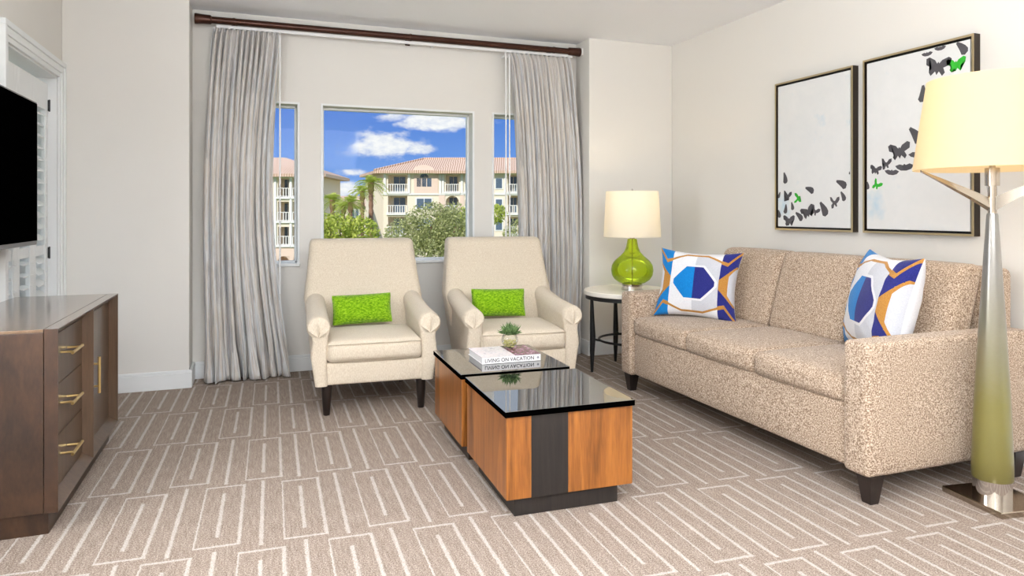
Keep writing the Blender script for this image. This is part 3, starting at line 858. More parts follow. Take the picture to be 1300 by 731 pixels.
dep = bpy.context.evaluated_depsgraph_get(); me = bpy.data.meshes.new_from_object(to.evaluated_get(dep))
bpy.data.objects.remove(to); bpy.data.curves.remove(cu)
xs = [v_.co.x for v_ in me.vertices]; k_ = .272/max(xs)
for v_ in me.vertices: v_.co.x *= k_
# serifs: small feet and caps so the title reads as a roman face
to = bpy.data.objects.new('title', me); COL.objects.link(to); to.parent = bk; to.location = (-W/2+.014, -D/2-.0004, Hh/2-.001); to.rotation_euler = (R(90), 0, 0)
bm = bmesh.new(); lathe(bm, [(.0, 0), (.0055, 0), (.0055, .0006), (0, .0006)], 14)
for k in range(8):
    a_ = k*pi/4; bx(bm, (.0058*cos(a_), .0058*sin(a_), .0003), (.002, .002, .0006))
bmesh.ops.rotate(bm, verts=bm.verts, cent=(0, 0, 0), matrix=Matrix.Rotation(R(90), 3, 'X'))
o = finish('emblem', bm, plain('grey_ink', (.3, .3, .34, 1), .6), bk); o.location = (W/2-.016, -D/2-.0002, Hh/2)

pt = empty('succulent_bowl', (1.325, 3.625, .4305+Hh+.0005), 0, 'small spiky green plant in a round glass bowl on the book', 'plant')
bm = bmesh.new(); prof = []
for k in range(15):
    a_ = R(-68+128*k/14); prof.append((.046*cos(a_), .043+.046*sin(a_)))
inn = [(r_-.0025, z_) for r_, z_ in reversed(prof)]
lathe(bm, [(0, .0005)]+prof, 28); finish('bowl', bm, 'bowl_glass', pt, True)
rnd = random.Random(5)
bm = bmesh.new()
for k in range(70):
    a_ = rnd.uniform(0, 2*pi); rr_ = .034*sqrt(rnd.random()); z_ = rnd.uniform(.008, .038)
    m_ = Matrix.Translation((rr_*cos(a_), rr_*sin(a_), z_)) @ Matrix.Diagonal((1, .8, .6, 1))
    bmesh.ops.create_icosphere(bm, subdivisions=1, radius=rnd.uniform(.004, .007), matrix=m_)
finish('pebbles', bm, 'pebble', pt)['kind'] = 'stuff'
bm = bmesh.new()
for (cx, cy, cz) in ((0, 0, .086), (-.028, -.012, .080), (.028, -.010, .080), (.0, .026, .086), (.006, -.030, .076)):
    for k in range(34):
        a_ = rnd.uniform(0, 2*pi); el = rnd.uniform(R(-12), R(80)); L = rnd.uniform(.034, .056)
        d_ = Vector((cos(a_)*cos(el), sin(a_)*cos(el), sin(el))); c_ = Vector((cx, cy, cz))
        tube(bm, [c_, c_+d_*L*.5+Vector((0, 0, .002)), c_+d_*L+Vector((0, 0, .006))], [.0028, .0034, .0004], 5)
finish('leaves', bm, 'succulent', pt, True)

# ------------------------------------------------------------------ sofa
sf = empty('sofa', (2.86, 3.21, 0), 0, 'beige boucle three-seat sofa with dark tapered legs against the right wall', 'sofa')
ox, oy = 2.86, 3.21
def sp(name, b6, r, puff=(0, 0, 0), m_=6, rot=None, deform=None, label=None):
    bm = bmesh.new(); rbox(bm, ((b6[0]+b6[1])/2-ox, (b6[2]+b6[3])/2-oy, (b6[4]+b6[5])/2), (b6[1]-b6[0], b6[3]-b6[2], b6[5]-b6[4]), r, puff, m_, rot, deform)
    return finish(name, bm, 'sofa', sf, 'auto')
Y0, Y1 = 2.165, 4.225
sp('arm', (2.36, 3.36, Y0, Y0+.135, .12, .675), .022, (.004, .004, .006))
sp('arm', (2.36, 3.36, Y1-.135, Y1, .12, .675), .022, (.004, .004, .006))
sp('base', (2.385, 3.34, Y0+.135, Y1-.135, .125, .40), .02, (.006, 0, 0))
cw = (Y1-Y0-.27)/3
for k in range(3):
    y0 = Y0+.135+k*cw
    sp('seat_cushion', (2.372, 3.04, y0+.006, y0+cw-.006, .392, .512), .035, (.016, .0, .018), 8)
for k in range(3):
    y0 = Y0+.165+k*cw
    def lean(p, k=k): return (p.x+.26*(p.z+.22)*1.0, p.y, p.z-.0*p.x)
    sp('back_cushion', (2.975, 3.135, y0-.009, y0+cw-.021, .50, .968), .04, (.018, .002, .006), 8, deform=lambda p: (p.x+.30*(p.z+.23), p.y, p.z))
sp('back_frame', (3.24, 3.40, Y0+.11, Y1-.05, .12, .955), .04, (.002, 0, 0), deform=lambda p: (p.x, p.y, p.z))
for (x, y, s) in ((2.42, Y0+.045, 1), (2.42, Y1-.045, 1), (3.29, Y0+.045, 1), (3.29, Y1-.045, 1)):
    bm = bmesh.new()
    loft(bm, [[(x-ox-a_, y-oy-a_, z), (x-ox+a_, y-oy-a_, z), (x-ox+a_, y-oy+a_, z), (x-ox-a_, y-oy+a_, z)] for a_, z in ((.022, 0), (.038, .122))])
    finish('leg', bm, 'leg', sf)

# ------------------------------------------------------------------ floor lamp
fl = empty('floor_lamp', (2.912, 2.04, 0), 0, 'tall floor lamp with tapered olive to silver column and cream shade at right', 'floor lamp')
bm = bmesh.new(); bx(bm, (.015, -.01, .0125), (.27, .29, .025), .003, rot=Matrix.Rotation(R(-8), 4, 'Z')); finish('base_plate', bm, 'nickel', fl)
bm = bmesh.new(); lathe(bm, [(0, .025), (.071, .025), (.071, .10), (0, .10)], 40); finish('collar', bm, 'chrome', fl, 'auto')
bm = bmesh.new(); lathe(bm, [(0, .10), (.074, .10), (.0765, .105), (.0755, .18), (.065, .45), (.049, .75), (.034, 1.0), (.0215, 1.205), (.019, 1.215), (0, 1.215)], 48)
o = finish('column', bm, 'glaze', fl, 'auto'); tag(o, 'column glazed olive green below and brushed silver above')
bm = bmesh.new(); lathe(bm, [(0, 1.21), (.0165, 1.21), (.0165, 1.33), (.027, 1.33), (.027, 1.405), (.012, 1.405), (.012, 1.60), (0, 1.60)], 24); finish('stem', bm, 'nickel', fl, 'auto')
for k in range(3):
    a_ = R(180-20+120*k)
    c_, s_ = cos(a_), sin(a_)
    def P3(r_, w_, z_): return (r_*c_-w_*s_, r_*s_+w_*c_, z_)
    bm = bmesh.new()
    secs = []
    for r_, z_, hh_, ww in ((.010, 1.252, .030, .007), (.09, 1.294, .022, .006), (.21, 1.350, .012, .005), (.302, 1.392, .004, .004)):
        secs.append([P3(r_, -ww, z_-hh_), P3(r_, ww, z_-hh_*.6), P3(r_, ww*.6, z_+hh_*.8), P3(r_, -ww, z_+hh_)])
    loft(bm, secs); finish('support_arm', bm, 'nickel', fl)
sh = None
bm = bmesh.new()
lathe(bm, [(.293, 1.40), (.292, 1.41), (.241, 1.772), (.241, 1.780), (.2385, 1.780), (.2385, 1.772), (.2895, 1.41), (.2905, 1.40), (.293, 1.40)], 72)
finish('lamp_shade', bm, 'shade', fl, 'auto')
bm = bmesh.new()
for k in range(3):
    a_ = k*2*pi/3; tube(bm, [(0, 0, 1.575), (.238*cos(a_), .238*sin(a_), 1.765)], .002, 6)
finish('shade_spider', bm, 'chrome', fl)
bm = bmesh.new(); bmesh.ops.create_uvsphere(bm, u_segments=16, v_segments=10, radius=.03, matrix=Matrix.Translation((0, 0, 1.635))); finish('light_bulb', bm, 'bulb', fl, True)

# ------------------------------------------------------------------ side table and table lamp
st_ = empty('side_table', (2.72, 4.71, 0), 0, 'round white marble side table on black legs behind the sofa arm', 'side table')
bm = bmesh.new(); lathe(bm, [(0, .585), (.357, .585), (.362, .590), (.362, .615), (.357, .62), (0, .62)], 64); finish('table_top', bm, 'marble', st_, 'auto')
bm = bmesh.new(); lathe(bm, [(.335, .555), (.350, .555), (.350, .585), (.335, .585), (.335, .555)], 64); finish('rim', bm, 'black', st_, 'auto')
for k in range(4):
    a_ = R(173+90*k); c_, s_ = cos(a_), sin(a_)
    bm = bmesh.new()
    tube(bm, [(.32*c_, .32*s_, .57), (.318*c_, .318*s_, .45), (.312*c_, .312*s_, .27), (.316*c_, .316*s_, .16), (.318*c_, .318*s_, 0)], [.012, .016, .022, .019, .010], 10)
    finish('leg', bm, 'black', st_, 'auto')
bm = bmesh.new(); tube(bm, [(.30*cos(2*pi*k/48)*.82, .30*sin(2*pi*k/48)*.82, .235) for k in range(49)], .009, 8, cap=False)
for k in range(4):
    a_ = R(173+90*k); tube(bm, [(.246*cos(a_), .246*sin(a_), .235), (.308*cos(a_), .308*sin(a_), .25)], .008, 8)
finish('stretcher', bm, 'black', st_, 'auto')

tl = empty('table_lamp', (2.725, 4.70, .6205), 0, 'green glass table lamp with white drum shade on the marble side table', 'table lamp')
bm = bmesh.new(); lathe(bm, [(0, 0), (.083, 0), (.083, .010), (.078, .012), (.078, .045), (.07, .05), (0, .05)], 40); finish('base', bm, 'chrome', tl, 'auto')
body = [(.078, .050), (.100, .056), (.135, .080), (.155, .112), (.162, .150), (.156, .188), (.141, .215), (.121, .236), (.112, .243), (.090, .262), (.063, .290), (.046, .330), (.035, .390)]
bm = bmesh.new()
lathe(bm, [(0, .050)]+body+[(.030, .392)], 56)
finish('body', bm, 'green_glass', tl, True)
bm = bmesh.new(); lathe(bm, [(0, .392), (.020, .392), (.020, .402), (.010, .405), (.010, .54), (.018, .54), (.018, .60), (0, .60)], 20); lathe(bm, [(0, .05), (.005, .05), (.005, .41), (0, .41)], 10)
finish('stem', bm, 'nickel', tl, 'auto')
bm = bmesh.new()
lathe(bm, [(.219, .408), (.201, .758), (.1985, .758), (.2165, .408), (.219, .408)], 72); finish('lamp_shade', bm, 'shade2', tl, 'auto')
bm = bmesh.new()
for k in range(3):
    a_ = k*2*pi/3+.4; tube(bm, [(0, 0, .75), (.200*cos(a_), .200*sin(a_), .752)], .0018, 6)
tube(bm, [(0, 0, .60), (0, 0, .762)], .003, 8); finish('harp', bm, 'chrome', tl)
bm = bmesh.new(); lathe(bm, [(0, .758), (.009, .758), (.009, .764), (.004, .768), (.007, .775), (0, .780)], 14); finish('finial', bm, 'chrome', tl, True)
bm = bmesh.new(); bmesh.ops.create_uvsphere(bm, u_segments=16, v_segments=10, radius=.026, matrix=Matrix.Translation((0, 0, .632))); finish('light_bulb', bm, 'bulb', tl, True)

# ------------------------------------------------------------------ framed butterfly prints
# butterfly outlines in local (across, up) units, three kinds
BF = {
 'open': [(0, -.42), (-.10, -.25), (-.30, -.46), (-.42, -.30), (-.30, -.08), (-.62, .06), (-.66, .34), (-.50, .42), (-.18, .28), (-.06, .12), (0, .20), (.06, .12), (.18, .28), (.50, .42), (.66, .34), (.62, .06), (.30, -.08), (.42, -.30), (.30, -.46), (.10, -.25)],
 'side': [(-.10, -.5), (.16, -.46), (.28, -.30), (.26, -.05), (.16, .22), (.02, .5), (-.12, .46), (-.16, .16), (-.20, -.10), (-.26, -.34)],
 'tilt': [(0, -.15), (-.14, -.42), (-.34, -.44), (-.34, -.18), (-.16, -.02), (-.34, .22), (-.36, .50), (-.20, .46), (-.03, .14), (.10, .10), (.34, .34), (.58, .36), (.56, .12), (.36, -.06), (.22, -.12), (.24, -.36), (.10, -.36)],
 'flat': [(-.6, .08), (-.30, .16), (-.08, .10), (0, .18), (.10, .10), (.34, .18), (.62, .06), (.44, -.14), (.14, -.22), (-.22, -.20), (-.46, -.08)]}
def clip_poly(P_, w, h):
    def cl(P_, ins, inter):
        o_ = []
        for i in range(len(P_)):
            a_, b_ = P_[i-1], P_[i]
            if ins(b_):
                if not ins(a_): o_.append(inter(a_, b_))
                o_.append(b_)
            elif ins(a_): o_.append(inter(a_, b_))
        return o_
    for ax, lim, sg in ((0, 0, 1), (0, w, -1), (1, 0, 1), (1, h, -1)):
        if not P_: break
        P_ = cl(P_, lambda p: (p[ax]-lim)*sg >= 0, lambda a_, b_: tuple(a_[i]+(b_[i]-a_[i])*((lim-a_[ax])/(b_[ax]-a_[ax])) for i in (0, 1)))
    return P_
def picture(y_left, y_right, z0, z1, flies, label):
    """on the right wall; y_left is the end seen at left (farther), local x runs to the viewer's right"""
    W, Hh = y_left-y_right, z1-z0
    p = empty('framed_print', (RX, (y_left+y_right)/2, z0), 0, label, 'picture', 'framed butterfly prints')
    oy = p.location.y
    bm = bmesh.new(); t, dp = .012, .045
    for (a_, b_, c_, d_) in ((-W/2, -W/2+t, 0, Hh), (W/2-t, W/2, 0, Hh), (-W/2+t, W/2-t, 0, t), (-W/2+t, W/2-t, Hh-t, Hh)):
        bxx(bm, -dp, 0, a_, b_, c_, d_, 0, 1)
        bxx(bm, -dp-.002, -dp, a_, b_, c_, d_, 0, 0)
    finish('frame', bm, ['silver_frame', 'frame_side'], p)
    bm = bmesh.new(); bxx(bm, -.018, -.001, -W/2+t, W/2-t, t, Hh-t); finish('backing', bm, 'black', p)
    bm = bmesh.new(); g = .024; cw_, chh = W-2*g, Hh-2*g; xf = -.040
    bxx(bm, xf, -.018, -cw_/2, cw_/2, g, Hh-g, .002, 0)
    for (cx, cz, sc, rot, kind, mi) in flies:
        ca, sa = cos(R(rot)), sin(R(rot)); P_ = []
        for (x, z) in BF[kind]:
            sq = sc*(.84 if kind == 'open' else .95); P_.append((cx*cw_+sq*(x*ca-z*sa), cz*chh+sq*(x*sa+z*ca)))
        P_ = clip_poly(P_, cw_-.001, chh-.001)
        if len(P_) < 3: continue
        vs = [bm.verts.new((xf-.0006, cw_/2-x, g+z)) for x, z in P_]
        try:
            f = bm.faces.new(vs); f.material_index = mi
        except ValueError: pass
    bmesh.ops.triangulate(bm, faces=[f for f in bm.faces if len(f.verts) > 4])
    finish('canvas', bm, ['canvas', 'b_grey', 'b_green'], p)
# (across 0..1, up 0..1, size m, turn deg, kind, 1 charcoal / 2 green)
FL1 = [(.09, .84-.02-.015, .0, 0, 'side', 1),
       (.11, .345, .085, 8, 'side', 1), (.14, .215, .085, 0, 'tilt', 1), (.02, .225, .05, -30, 'side', 1), (.30, .195, .075, 95, 'tilt', 2),
       (.47, .255, .085, 65, 'side', 1), (.12, .125, .07, -12, 'side', 1), (.22, .145, .06, 10, 'side', 1), (.02, .09, .06, 10, 'side', 1),
       (.32, .075, .085, 48, 'side', 1), (.44, .105, .11, 20, 'open', 1), (.54, .11, .08, -20, 'tilt', 1), (.66, .125, .11, 28, 'side', 1),
       (.80, .165, .085, 10, 'tilt', 1), (.91, .205, .07, 25, 'side', 1), (.89, .285, .095, 60, 'side', 1), (.99, .35, .02, 0, 'side', 1),
       (.17, .045, .10, 0, 'open', 1)]
FL1 = [f_ for f_ in FL1 if f_[2] > 0]
FL2 = [(.62, .975, .06, 0, 'flat', 1), (.74, .99, .06, 0, 'flat', 1), (.93, .965, .09, 35, 'side', 1), (.72, .895, .135, -10, 'open', 1),
       (.88, .885, .10, 0, 'open', 2), (.76, .80, .09, 8, 'flat', 1), (.58, .76, .10, -8, 'side', 1), (.99, .80, .07, 60, 'side', 1),
       (.60, .62, .03, 0, 'side', 1), (.51, .535, .12, 35, 'side', 1), (.35, .455, .13, 5, 'open', 1), (.53, .43, .10, 10, 'flat', 1),
       (.40, .36, .105, 0, 'flat', 1), (.21, .385, .075, 5, 'tilt', 1), (.27, .335, .085, -5, 'flat', 1), (.10, .355, .075, -10, 'open', 1),
       (.11, .265, .07, -25, 'tilt', 2), (.01, .262, .05, 0, 'side', 1), (.66, .50, .08, 20, 'open', 1), (.72, .62, .09, 0, 'tilt', 1),
       (.80, .70, .08, -15, 'open', 1)]
picture(3.945, 3.265, 1.095, 2.120, FL1, 'framed print with butterflies along its bottom edge, the left of the two pictures')
picture(3.190, 2.500, 1.095, 2.132, FL2, 'framed print with butterflies rising to its top right corner, behind the floor lamp')

# ------------------------------------------------------------------ outdoors (its own frame, turned like the neighbouring street)
TH = R(20.27)
def W2(r_, d_, z_=0): return (r_*cos(TH)+d_*sin(TH), -r_*sin(TH)+d_*cos(TH), z_)
bm = bmesh.new(); bxx(bm, -160, 160, 9, 260, -7.2, -7.0); o = finish('ground', bm, 'grass'); struct(o)

def railing(bm, x0, x1, y, z, h=1.05):
    bxx(bm, x0, x1, y-.03, y+.03, z+h-.08, z+h); bxx(bm, x0, x1, y-.03, y+.03, z+.05, z+.12)
    n = max(2, int((x1-x0)/.28))
    for i in range(n+1):
        x = x0+(x1-x0)*i/n; bxx(bm, x-.045, x+.045, y-.03, y+.03, z, z+h-.04)

def win(par, x0, x1, z0, z1, arch=False, mull=2):
    bm = bmesh.new(); bxx(bm, x0-.12, x1+.12, -.08, .05, z0-.14, z1+.12)
    if arch:
        n = 14; r_ = (x1-x0)*.28; cx = (x0+x1)/2
        secs = [[(cx+(r_+.14)*cos(pi*i/n), y, z1+(r_+.14)*sin(pi*i/n)) for i in range(n+1)] for y in (-.08, .05)]
        loft(bm, secs)
    o_ = finish('window', bm, 'bwhite', par)
    bm = bmesh.new(); w_ = (x1-x0)/mull
    for i in range(mull): bxx(bm, x0+i*w_+.05, x0+(i+1)*w_-.05, -.10, -.07, z0, z1)
    if arch:
        secs = [[(cx+r_*cos(pi*i/n), y, z1+.06+r_*sin(pi*i/n)) for i in range(n+1)] for y in (-.10, -.06)]
        loft(bm, secs)
    finish('glass', bm, 'bglass', o_)

def balcony(par, x0, x1, z0, z1, dep_=1.6, arch=False, mat='stucco', rail=True):
    bm = bmesh.new()
    bxx(bm, x0-.02, x1+.02, dep_, dep_+.15, z0, z1); bxx(bm, x0-.12, x0, .25, dep_, z0, z1); bxx(bm, x1, x1+.12, .25, dep_, z0, z1)
    bxx(bm, x0, x1, .25, dep_, z0-.1, z0); bxx(bm, x0, x1, .25, dep_, z1, z1+.1)
    o_ = finish('balcony', bm, mat, par)
    bm = bmesh.new(); c_ = (x0+x1)/2; w_ = (x1-x0)*.30
    bxx(bm, c_-w_, c_-.04, dep_-.06, dep_-.01, z0+.05, z0+2.05); bxx(bm, c_+.04, c_+w_, dep_-.06, dep_-.01, z0+.05, z0+2.05); finish('glass_door', bm, 'bglass', o_)
    if rail:
        bm = bmesh.new(); railing(bm, x0, x1, -.05, z0); bxx(bm, x0-.2, x1+.2, -.25, .3, z0-.22, z0); finish('railing', bm, 'bwhite', o_)
    if arch:   # spandrels that round the head of the opening
        bm = bmesh.new(); n = 10; r_ = (x1-x0)/2; cx = (x0+x1)/2; hgt = min(r_, .8)
        for s_ in (-1, 1):
            pts = [(cx+s_*r_, z1)]+[(cx+s_*r_*sin(pi/2*i/n)*1.0, z1-hgt*(1-cos(pi/2*i/n))) for i in range(n+1)]
            loft(bm, [[(x, y, z) for x, z in pts] for y in (.0, .25)])
        finish('arch', bm, mat, o_)

def roof(bm, eave, z_e, ridge, z_r, over=0):
    """hip roof: eave polygon (4 pts, ccw) and ridge (2 pts)"""
    e_ = [bm.verts.new((x, y, z_e)) for x, y in eave]; r_ = [bm.verts.new((x, y, z_r)) for x, y in ridge]
    e2 = [bm.verts.new((x, y, z_e-.35)) for x, y in eave]
    bm.faces.new((e_[0], e_[1], r_[1], r_[0])); bm.faces.new((e_[2], e_[3], r_[0], r_[1]))
    bm.faces.new((e_[1], e_[2], r_[1])); bm.faces.new((e_[3], e_[0], r_[0]))
    for i in range(4): bm.faces.new((e_[i], e_[(i+1) % 4], e2[(i+1) % 4], e2[i]))
    bm.faces.new(e2)

# block A: cream block right of the view
A = empty('apartment_building', W2(0, 90, -7), -TH, 'cream and pink apartment block with balconies and arched window, right part of the view', 'building', 'apartment blocks outside the window')
def zA(z): return z+7
fl_ = [(3.8, 6.05), (1.05, 3.3), (-1.7, .6)]
holesA = []
balA = [(-16.1, -13.6), (-8.6, -6.9), (-6.1, -4.4), (-.55, .9), (1.9, 3.6)]
for (x0, x1) in balA:
    for (z0, z1) in fl_: holesA.append((x0, x1, zA(z0), zA(z1)))
bm = bmesh.new(); holed(bm, -16.7, 9, 0, zA(6.4), 0, .25, holesA, 'Y')
finish('front_wall', bm, 'stucco', A)
bm = bmesh.new()
loft(bm, [[(-16.7, .0, z), (-16.5, .25, z), (-20.6, 9.2, z), (-20.9, 9.0, z)] for z in (0, zA(6.4))]); bxx(bm, -20.7, 9, 9.0, 9.3, 0, zA(6.4)); bxx(bm, 8.7, 9, .25, 9.1, 0, zA(6.4))
finish('side_wall', bm, 'stucco', A)
bm = bmesh.new()
bxx(bm, -9.4, -3.5, -.28, -.02, 0, zA(3.35)) if False else None
for (x0, x1) in ((-9.5, -8.7), (-6.75, -6.25), (-4.2, -3.5), (-12.7, -9.6)):
    bxx(bm, x0, x1, -.10, -.01, zA(3.4) if x0 == -12.7 else 0, zA(6.0) if x0 == -12.7 else zA(3.4))
tag(finish('accent_wall', bm, 'pink', A), 'pink painted wall panel')
bm = bmesh.new(); bxx(bm, -16.9, 9, -.15, 0, zA(3.42), zA(3.62)); bxx(bm, -17.1, 9, -.5, 0, zA(6.15), zA(6.5))
for x in (-16.5, -13.35, -9.3, -8.95, -6.5, -4.15, -.9, 1.3): bxx(bm, x-.14, x+.14, -.18, 0, zA(3.62), zA(6.2))
finish('cornice', bm, 'bwhite', A)
for i_, (x0, x1) in enumerate(balA):
    for j_, (z0, z1) in enumerate(fl_): balcony(A, x0, x1, zA(z0), zA(z1), arch=(i_ in (1, 2, 4) and j_ == 1), mat='stucco')
win(A, -12.4, -10.4, zA(4.5), zA(5.6), True, 3); win(A, -12.4, -10.4, zA(1.7), zA(2.95)); win(A, -12.4, -10.4, zA(-1.0), zA(.3))
for z in (4.3, 1.6, -1.1): win(A, -2.15, -1.25, zA(z), zA(z+1.25), False, 1)
for z in (4.3, 1.6): win(A, 5.0, 6.6, zA(z), zA(z+1.25))
bm = bmesh.new(); roof(bm, [(-17.7, -.95), (10, -.95), (10, 13), (-22, 10)], zA(6.55), [(-12.2, 6), (10, 6)], zA(8.55))
roof(bm, [(-9.9, -1.4), (-3.2, -1.4), (-3.2, 7), (-9.9, 7)], zA(6.5), [(-6.6, 3.0), (-6.6, 5.5)], zA(8.3))
roof(bm, [(1.2, -1.4), (6.4, -1.4), (6.4, 7), (1.2, 7)], zA(6.5), [(3.8, 3.0), (3.8, 5.5)], zA(8.2))
o = finish('roof', bm, 'tile', A)
bm = bmesh.new()
n = 12; loft(bm, [[(-11.4+1.5*cos(pi*i/n), y, zA(6.3)+1.0*sin(pi*i/n)) for i in range(n+1)] for y in (-.7, .6)])
finish('roof_dormer', bm, 'pink', A)
bm = bmesh.new(); zr = zA(8.6)
tube(bm, [(-17.7, -.95, zA(6.6)), (-12.2, 6, zr), (10, 6, zr)], .16, 6); finish('ridge_tiles', bm, 'tile', A)

# block B: further left, seen in the narrow left window
B = empty('apartment_building', W2(0, 80, -7), -TH, 'cream apartment block with stacked balconies, seen through the narrow left window', 'building', 'apartment blocks outside the window')
flB = [(2.95, 5.1), (.17, 2.4), (-2.6, -.5)]
hb = []
balB = [(-30.2, -28.4), (-27.0, -25.75), (-25.3, -23.9)]
for (x0, x1) in balB:
    for (z0, z1) in flB: hb.append((x0, x1, zA(z0), zA(z1)))
bm = bmesh.new(); holed(bm, -34, -22.3, zA(-2.9), zA(5.3), 0, .25, hb, 'Y'); bxx(bm, -22.55, -22.3, .25, 10, 0, zA(5.3)); finish('front_wall', bm, 'stucco', B)
bm = bmesh.new(); holed(bm, -34, -22.3, 0, zA(-2.9), -.05, .2, [(-27.0, -25.7, 0, zA(-3.9)), (-25.2, -23.9, 0, zA(-3.9))], 'Y'); tag(finish('ground_storey', bm, 'pink', B), 'pink ground storey')
for (x0, x1) in balB:
    for (z0, z1) in flB: balcony(B, x0, x1, zA(z0), zA(z1))
for (x0, x1) in balB[1:]: balcony(B, x0, x1, zA(-6.9), zA(-3.9), rail=False, arch=True, mat='pink')
bm = bmesh.new(); bxx(bm, -34, -22.0, -.45, 0, zA(5.2), zA(5.5))
for x in (-30.5, -28.1, -27.3, -25.5, -23.6, -22.4): bxx(bm, x-.13, x+.13, -.15, 0, zA(-2.9), zA(5.2))
finish('cornice', bm, 'bwhite', B)
bm = bmesh.new(); roof(bm, [(-35, -.9), (-21.3, -.9), (-21.3, 11), (-35, 11)], zA(5.6), [(-31, 5), (-27.8, 5)], zA(7.9)); finish('roof', bm, 'tile', B)

# block C: low far block behind the palms
Cc = empty('apartment_building', W2(-29, 125, -7), -TH, 'distant low apartment block with tan roof behind the palms', 'building', 'apartment blocks outside the window')
bm = bmesh.new(); bxx(bm, -9, 8, 0, 8, 0, zA(2.6)); finish('front_wall', bm, 'stucco', Cc)
for x in (-6, -3, 0, 3): win(Cc, x, x+1.4, zA(.2), zA(1.6))
bm = bmesh.new(); roof(bm, [(-9.8, -.8), (8.8, -.8), (8.8, 9), (-9.8, 9)], zA(2.6), [(-6, 4), (5, 4)], zA(4.2)); finish('roof', bm, 'tile', Cc)

# trees: trunk, boughs and thousands of small leaves in one crown
def leaf_blob(bm, c, rx, ry, rz, n, size, rnd):
    for _ in range(n):
        while True:
            p = Vector((rnd.uniform(-1, 1), rnd.uniform(-1, 1), rnd.uniform(-1, 1)))
            if .45 < p.length < 1: break
        q_ = Vector((p.x*rx, p.y*ry, p.z*rz))+Vector(c)
        d1 = Vector((rnd.uniform(-1, 1), rnd.uniform(-1, 1), rnd.uniform(-1, 1))).normalized()
        d2 = d1.cross(Vector((rnd.uniform(-1, 1), rnd.uniform(-1, 1), rnd.uniform(-1, 1)))).normalized()
        s_ = size*rnd.uniform(.6, 1.3)
        vs = [bm.verts.new(q_+d1*s_), bm.verts.new(q_+d2*s_*.45), bm.verts.new(q_-d1*s_), bm.verts.new(q_-d2*s_*.45)]
        bm.faces.new(vs)
def tree(r_, d_, blobs, size, mat, label, cat='tree', name='leafy_tree', group=None, seed=0, base_z=-7):
    rnd = random.Random(seed)
    t = empty(name, W2(r_, d_, base_z), -TH, label, cat, group)
    bm = bmesh.new()
    for (x, y, z, rx, rz, n) in blobs: leaf_blob(bm, (x, y, z-base_z), rx, rx*.9, rz, n, size, rnd)
    finish('foliage', bm, mat, t)
    bm = bmesh.new(); zt = min(b_[2] for b_ in blobs)-base_z
    tube(bm, [(0, 0, 0), (.05, 0, zt*.5), (0, .05, zt)], [.16, .12, .09], 8)
    for b_ in blobs[:5]: tube(bm, [(0, .05, zt*.8), (b_[0]*.5, b_[1]*.5, (zt*.8+b_[2]-base_z)/2), (b_[0], b_[1], b_[2]-base_z)], [.08, .05, .03], 6)
    finish('trunk', bm, 'bark', t)
    return t
tg = 'leafy trees outside the window'
rn = random.Random(21)
bl = [(-.9, 0, -.2, 1.0, .85, 1500), (0, 0, .25, 1.15, .95, 1900), (.95, 0, .2, 1.05, 1.0, 1700), (-.2, -.4, -.9, 1.3, 1.0, 1800), (.9, -.3, -1.0, 1.2, 1.0, 1500), (-1.35, 0, -1.1, .8, .8, 900), (1.5, .1, -.3, .7, .9, 900), (0, 0, -2.2, 1.5, 1.0, 1200)]
bl = [(x, y, z+.42, a, b_, int(n*1.5)) for x, y, z, a, b_, n in bl]
tree(-3.15, 27, bl, .06, 'leaf_olive', 'large olive green bushy tree between the two armchairs, in front of the cream block', group=tg, seed=1)
bl2 = [(0, 0, 0, .7, 1.0, 1800), (.7, 0, -.1, .8, .8, 1200), (-.45, 0, -.5, .5, .8, 1000), (0, 0, -1.3, .8, .9, 1000)]
tree(.25, 27.5, bl2, .06, 'leaf_olive', 'olive green tree filling the foot of the narrow right window', group=tg, seed=2)
bl3 = [(-1.4, 0, .3, 1.3, 1.0, 1000), (0, 0, .1, 1.3, 1.1, 1000), (1.3, 0, -.1, 1.2, 1.1, 900), (0, -.3, -1.3, 2.3, 1.0, 1400)]
tree(-10.9, 44, bl3, .14, 'leaf_bright', 'yellow green bushy tree below the palms at the left of the middle window', group=tg, seed=3)
tree(-4.2, 46, [(0, 0, .2, 1.2, 1.1, 1000), (1.4, 0, .9, 1.0, .7, 700), (3.0, 0, 1.1, .9, .7, 600), (-1.2, 0, -.6, 1.0, 1.0, 700)], .13, 'leaf_bright', 'yellow green tree rising behind the olive tree before the block', group=tg, seed=6)
# palms
def frond(bm, base, az, el, L, rnd):
    d_ = Vector((cos(az)*cos(el), sin(az)*cos(el), sin(el))); side = Vector((-sin(az), cos(az), 0))
    prev = None; n = 9
    for i in range(n+1):
        t_ = i/n; p = base+d_*L*t_+Vector((0, 0, -.55*L*t_*t_))
        if prev is not None:
            w_ = .30*L*sin(pi*min(1, t_*.9+.08))
            for s_ in (-1, 1):
                tip = p+side*s_*w_+d_*w_*.6+Vector((0, 0, -.25*w_))
                vs = [bm.verts.new(prev), bm.verts.new(prev+d_*L*.05), bm.verts.new(tip)]; bm.faces.new(vs)
        prev = p
def make_palm():
    rnd = random.Random(9); t = empty('palm_tree', (0, 0, 0))
    bm = bmesh.new()
    for k in range(64): frond(bm, Vector((0, 0, 0)), k*2.399, R(rnd.uniform(-25, 80)), rnd.uniform(.9, 1.3), rnd)
    finish('fronds', bm, 'leaf_palm', t)
    bm = bmesh.new(); pr_ = []
    for i in range(30): pr_.append(((.14 if i % 2 else .17)+(.05 if i < 3 else 0), -.25*i))
    lathe(bm, [(.0, .05)]+pr_, 10); finish('trunk', bm, 'bark', t)
    return t
pal = make_palm(); pg = 'palms outside the middle window'
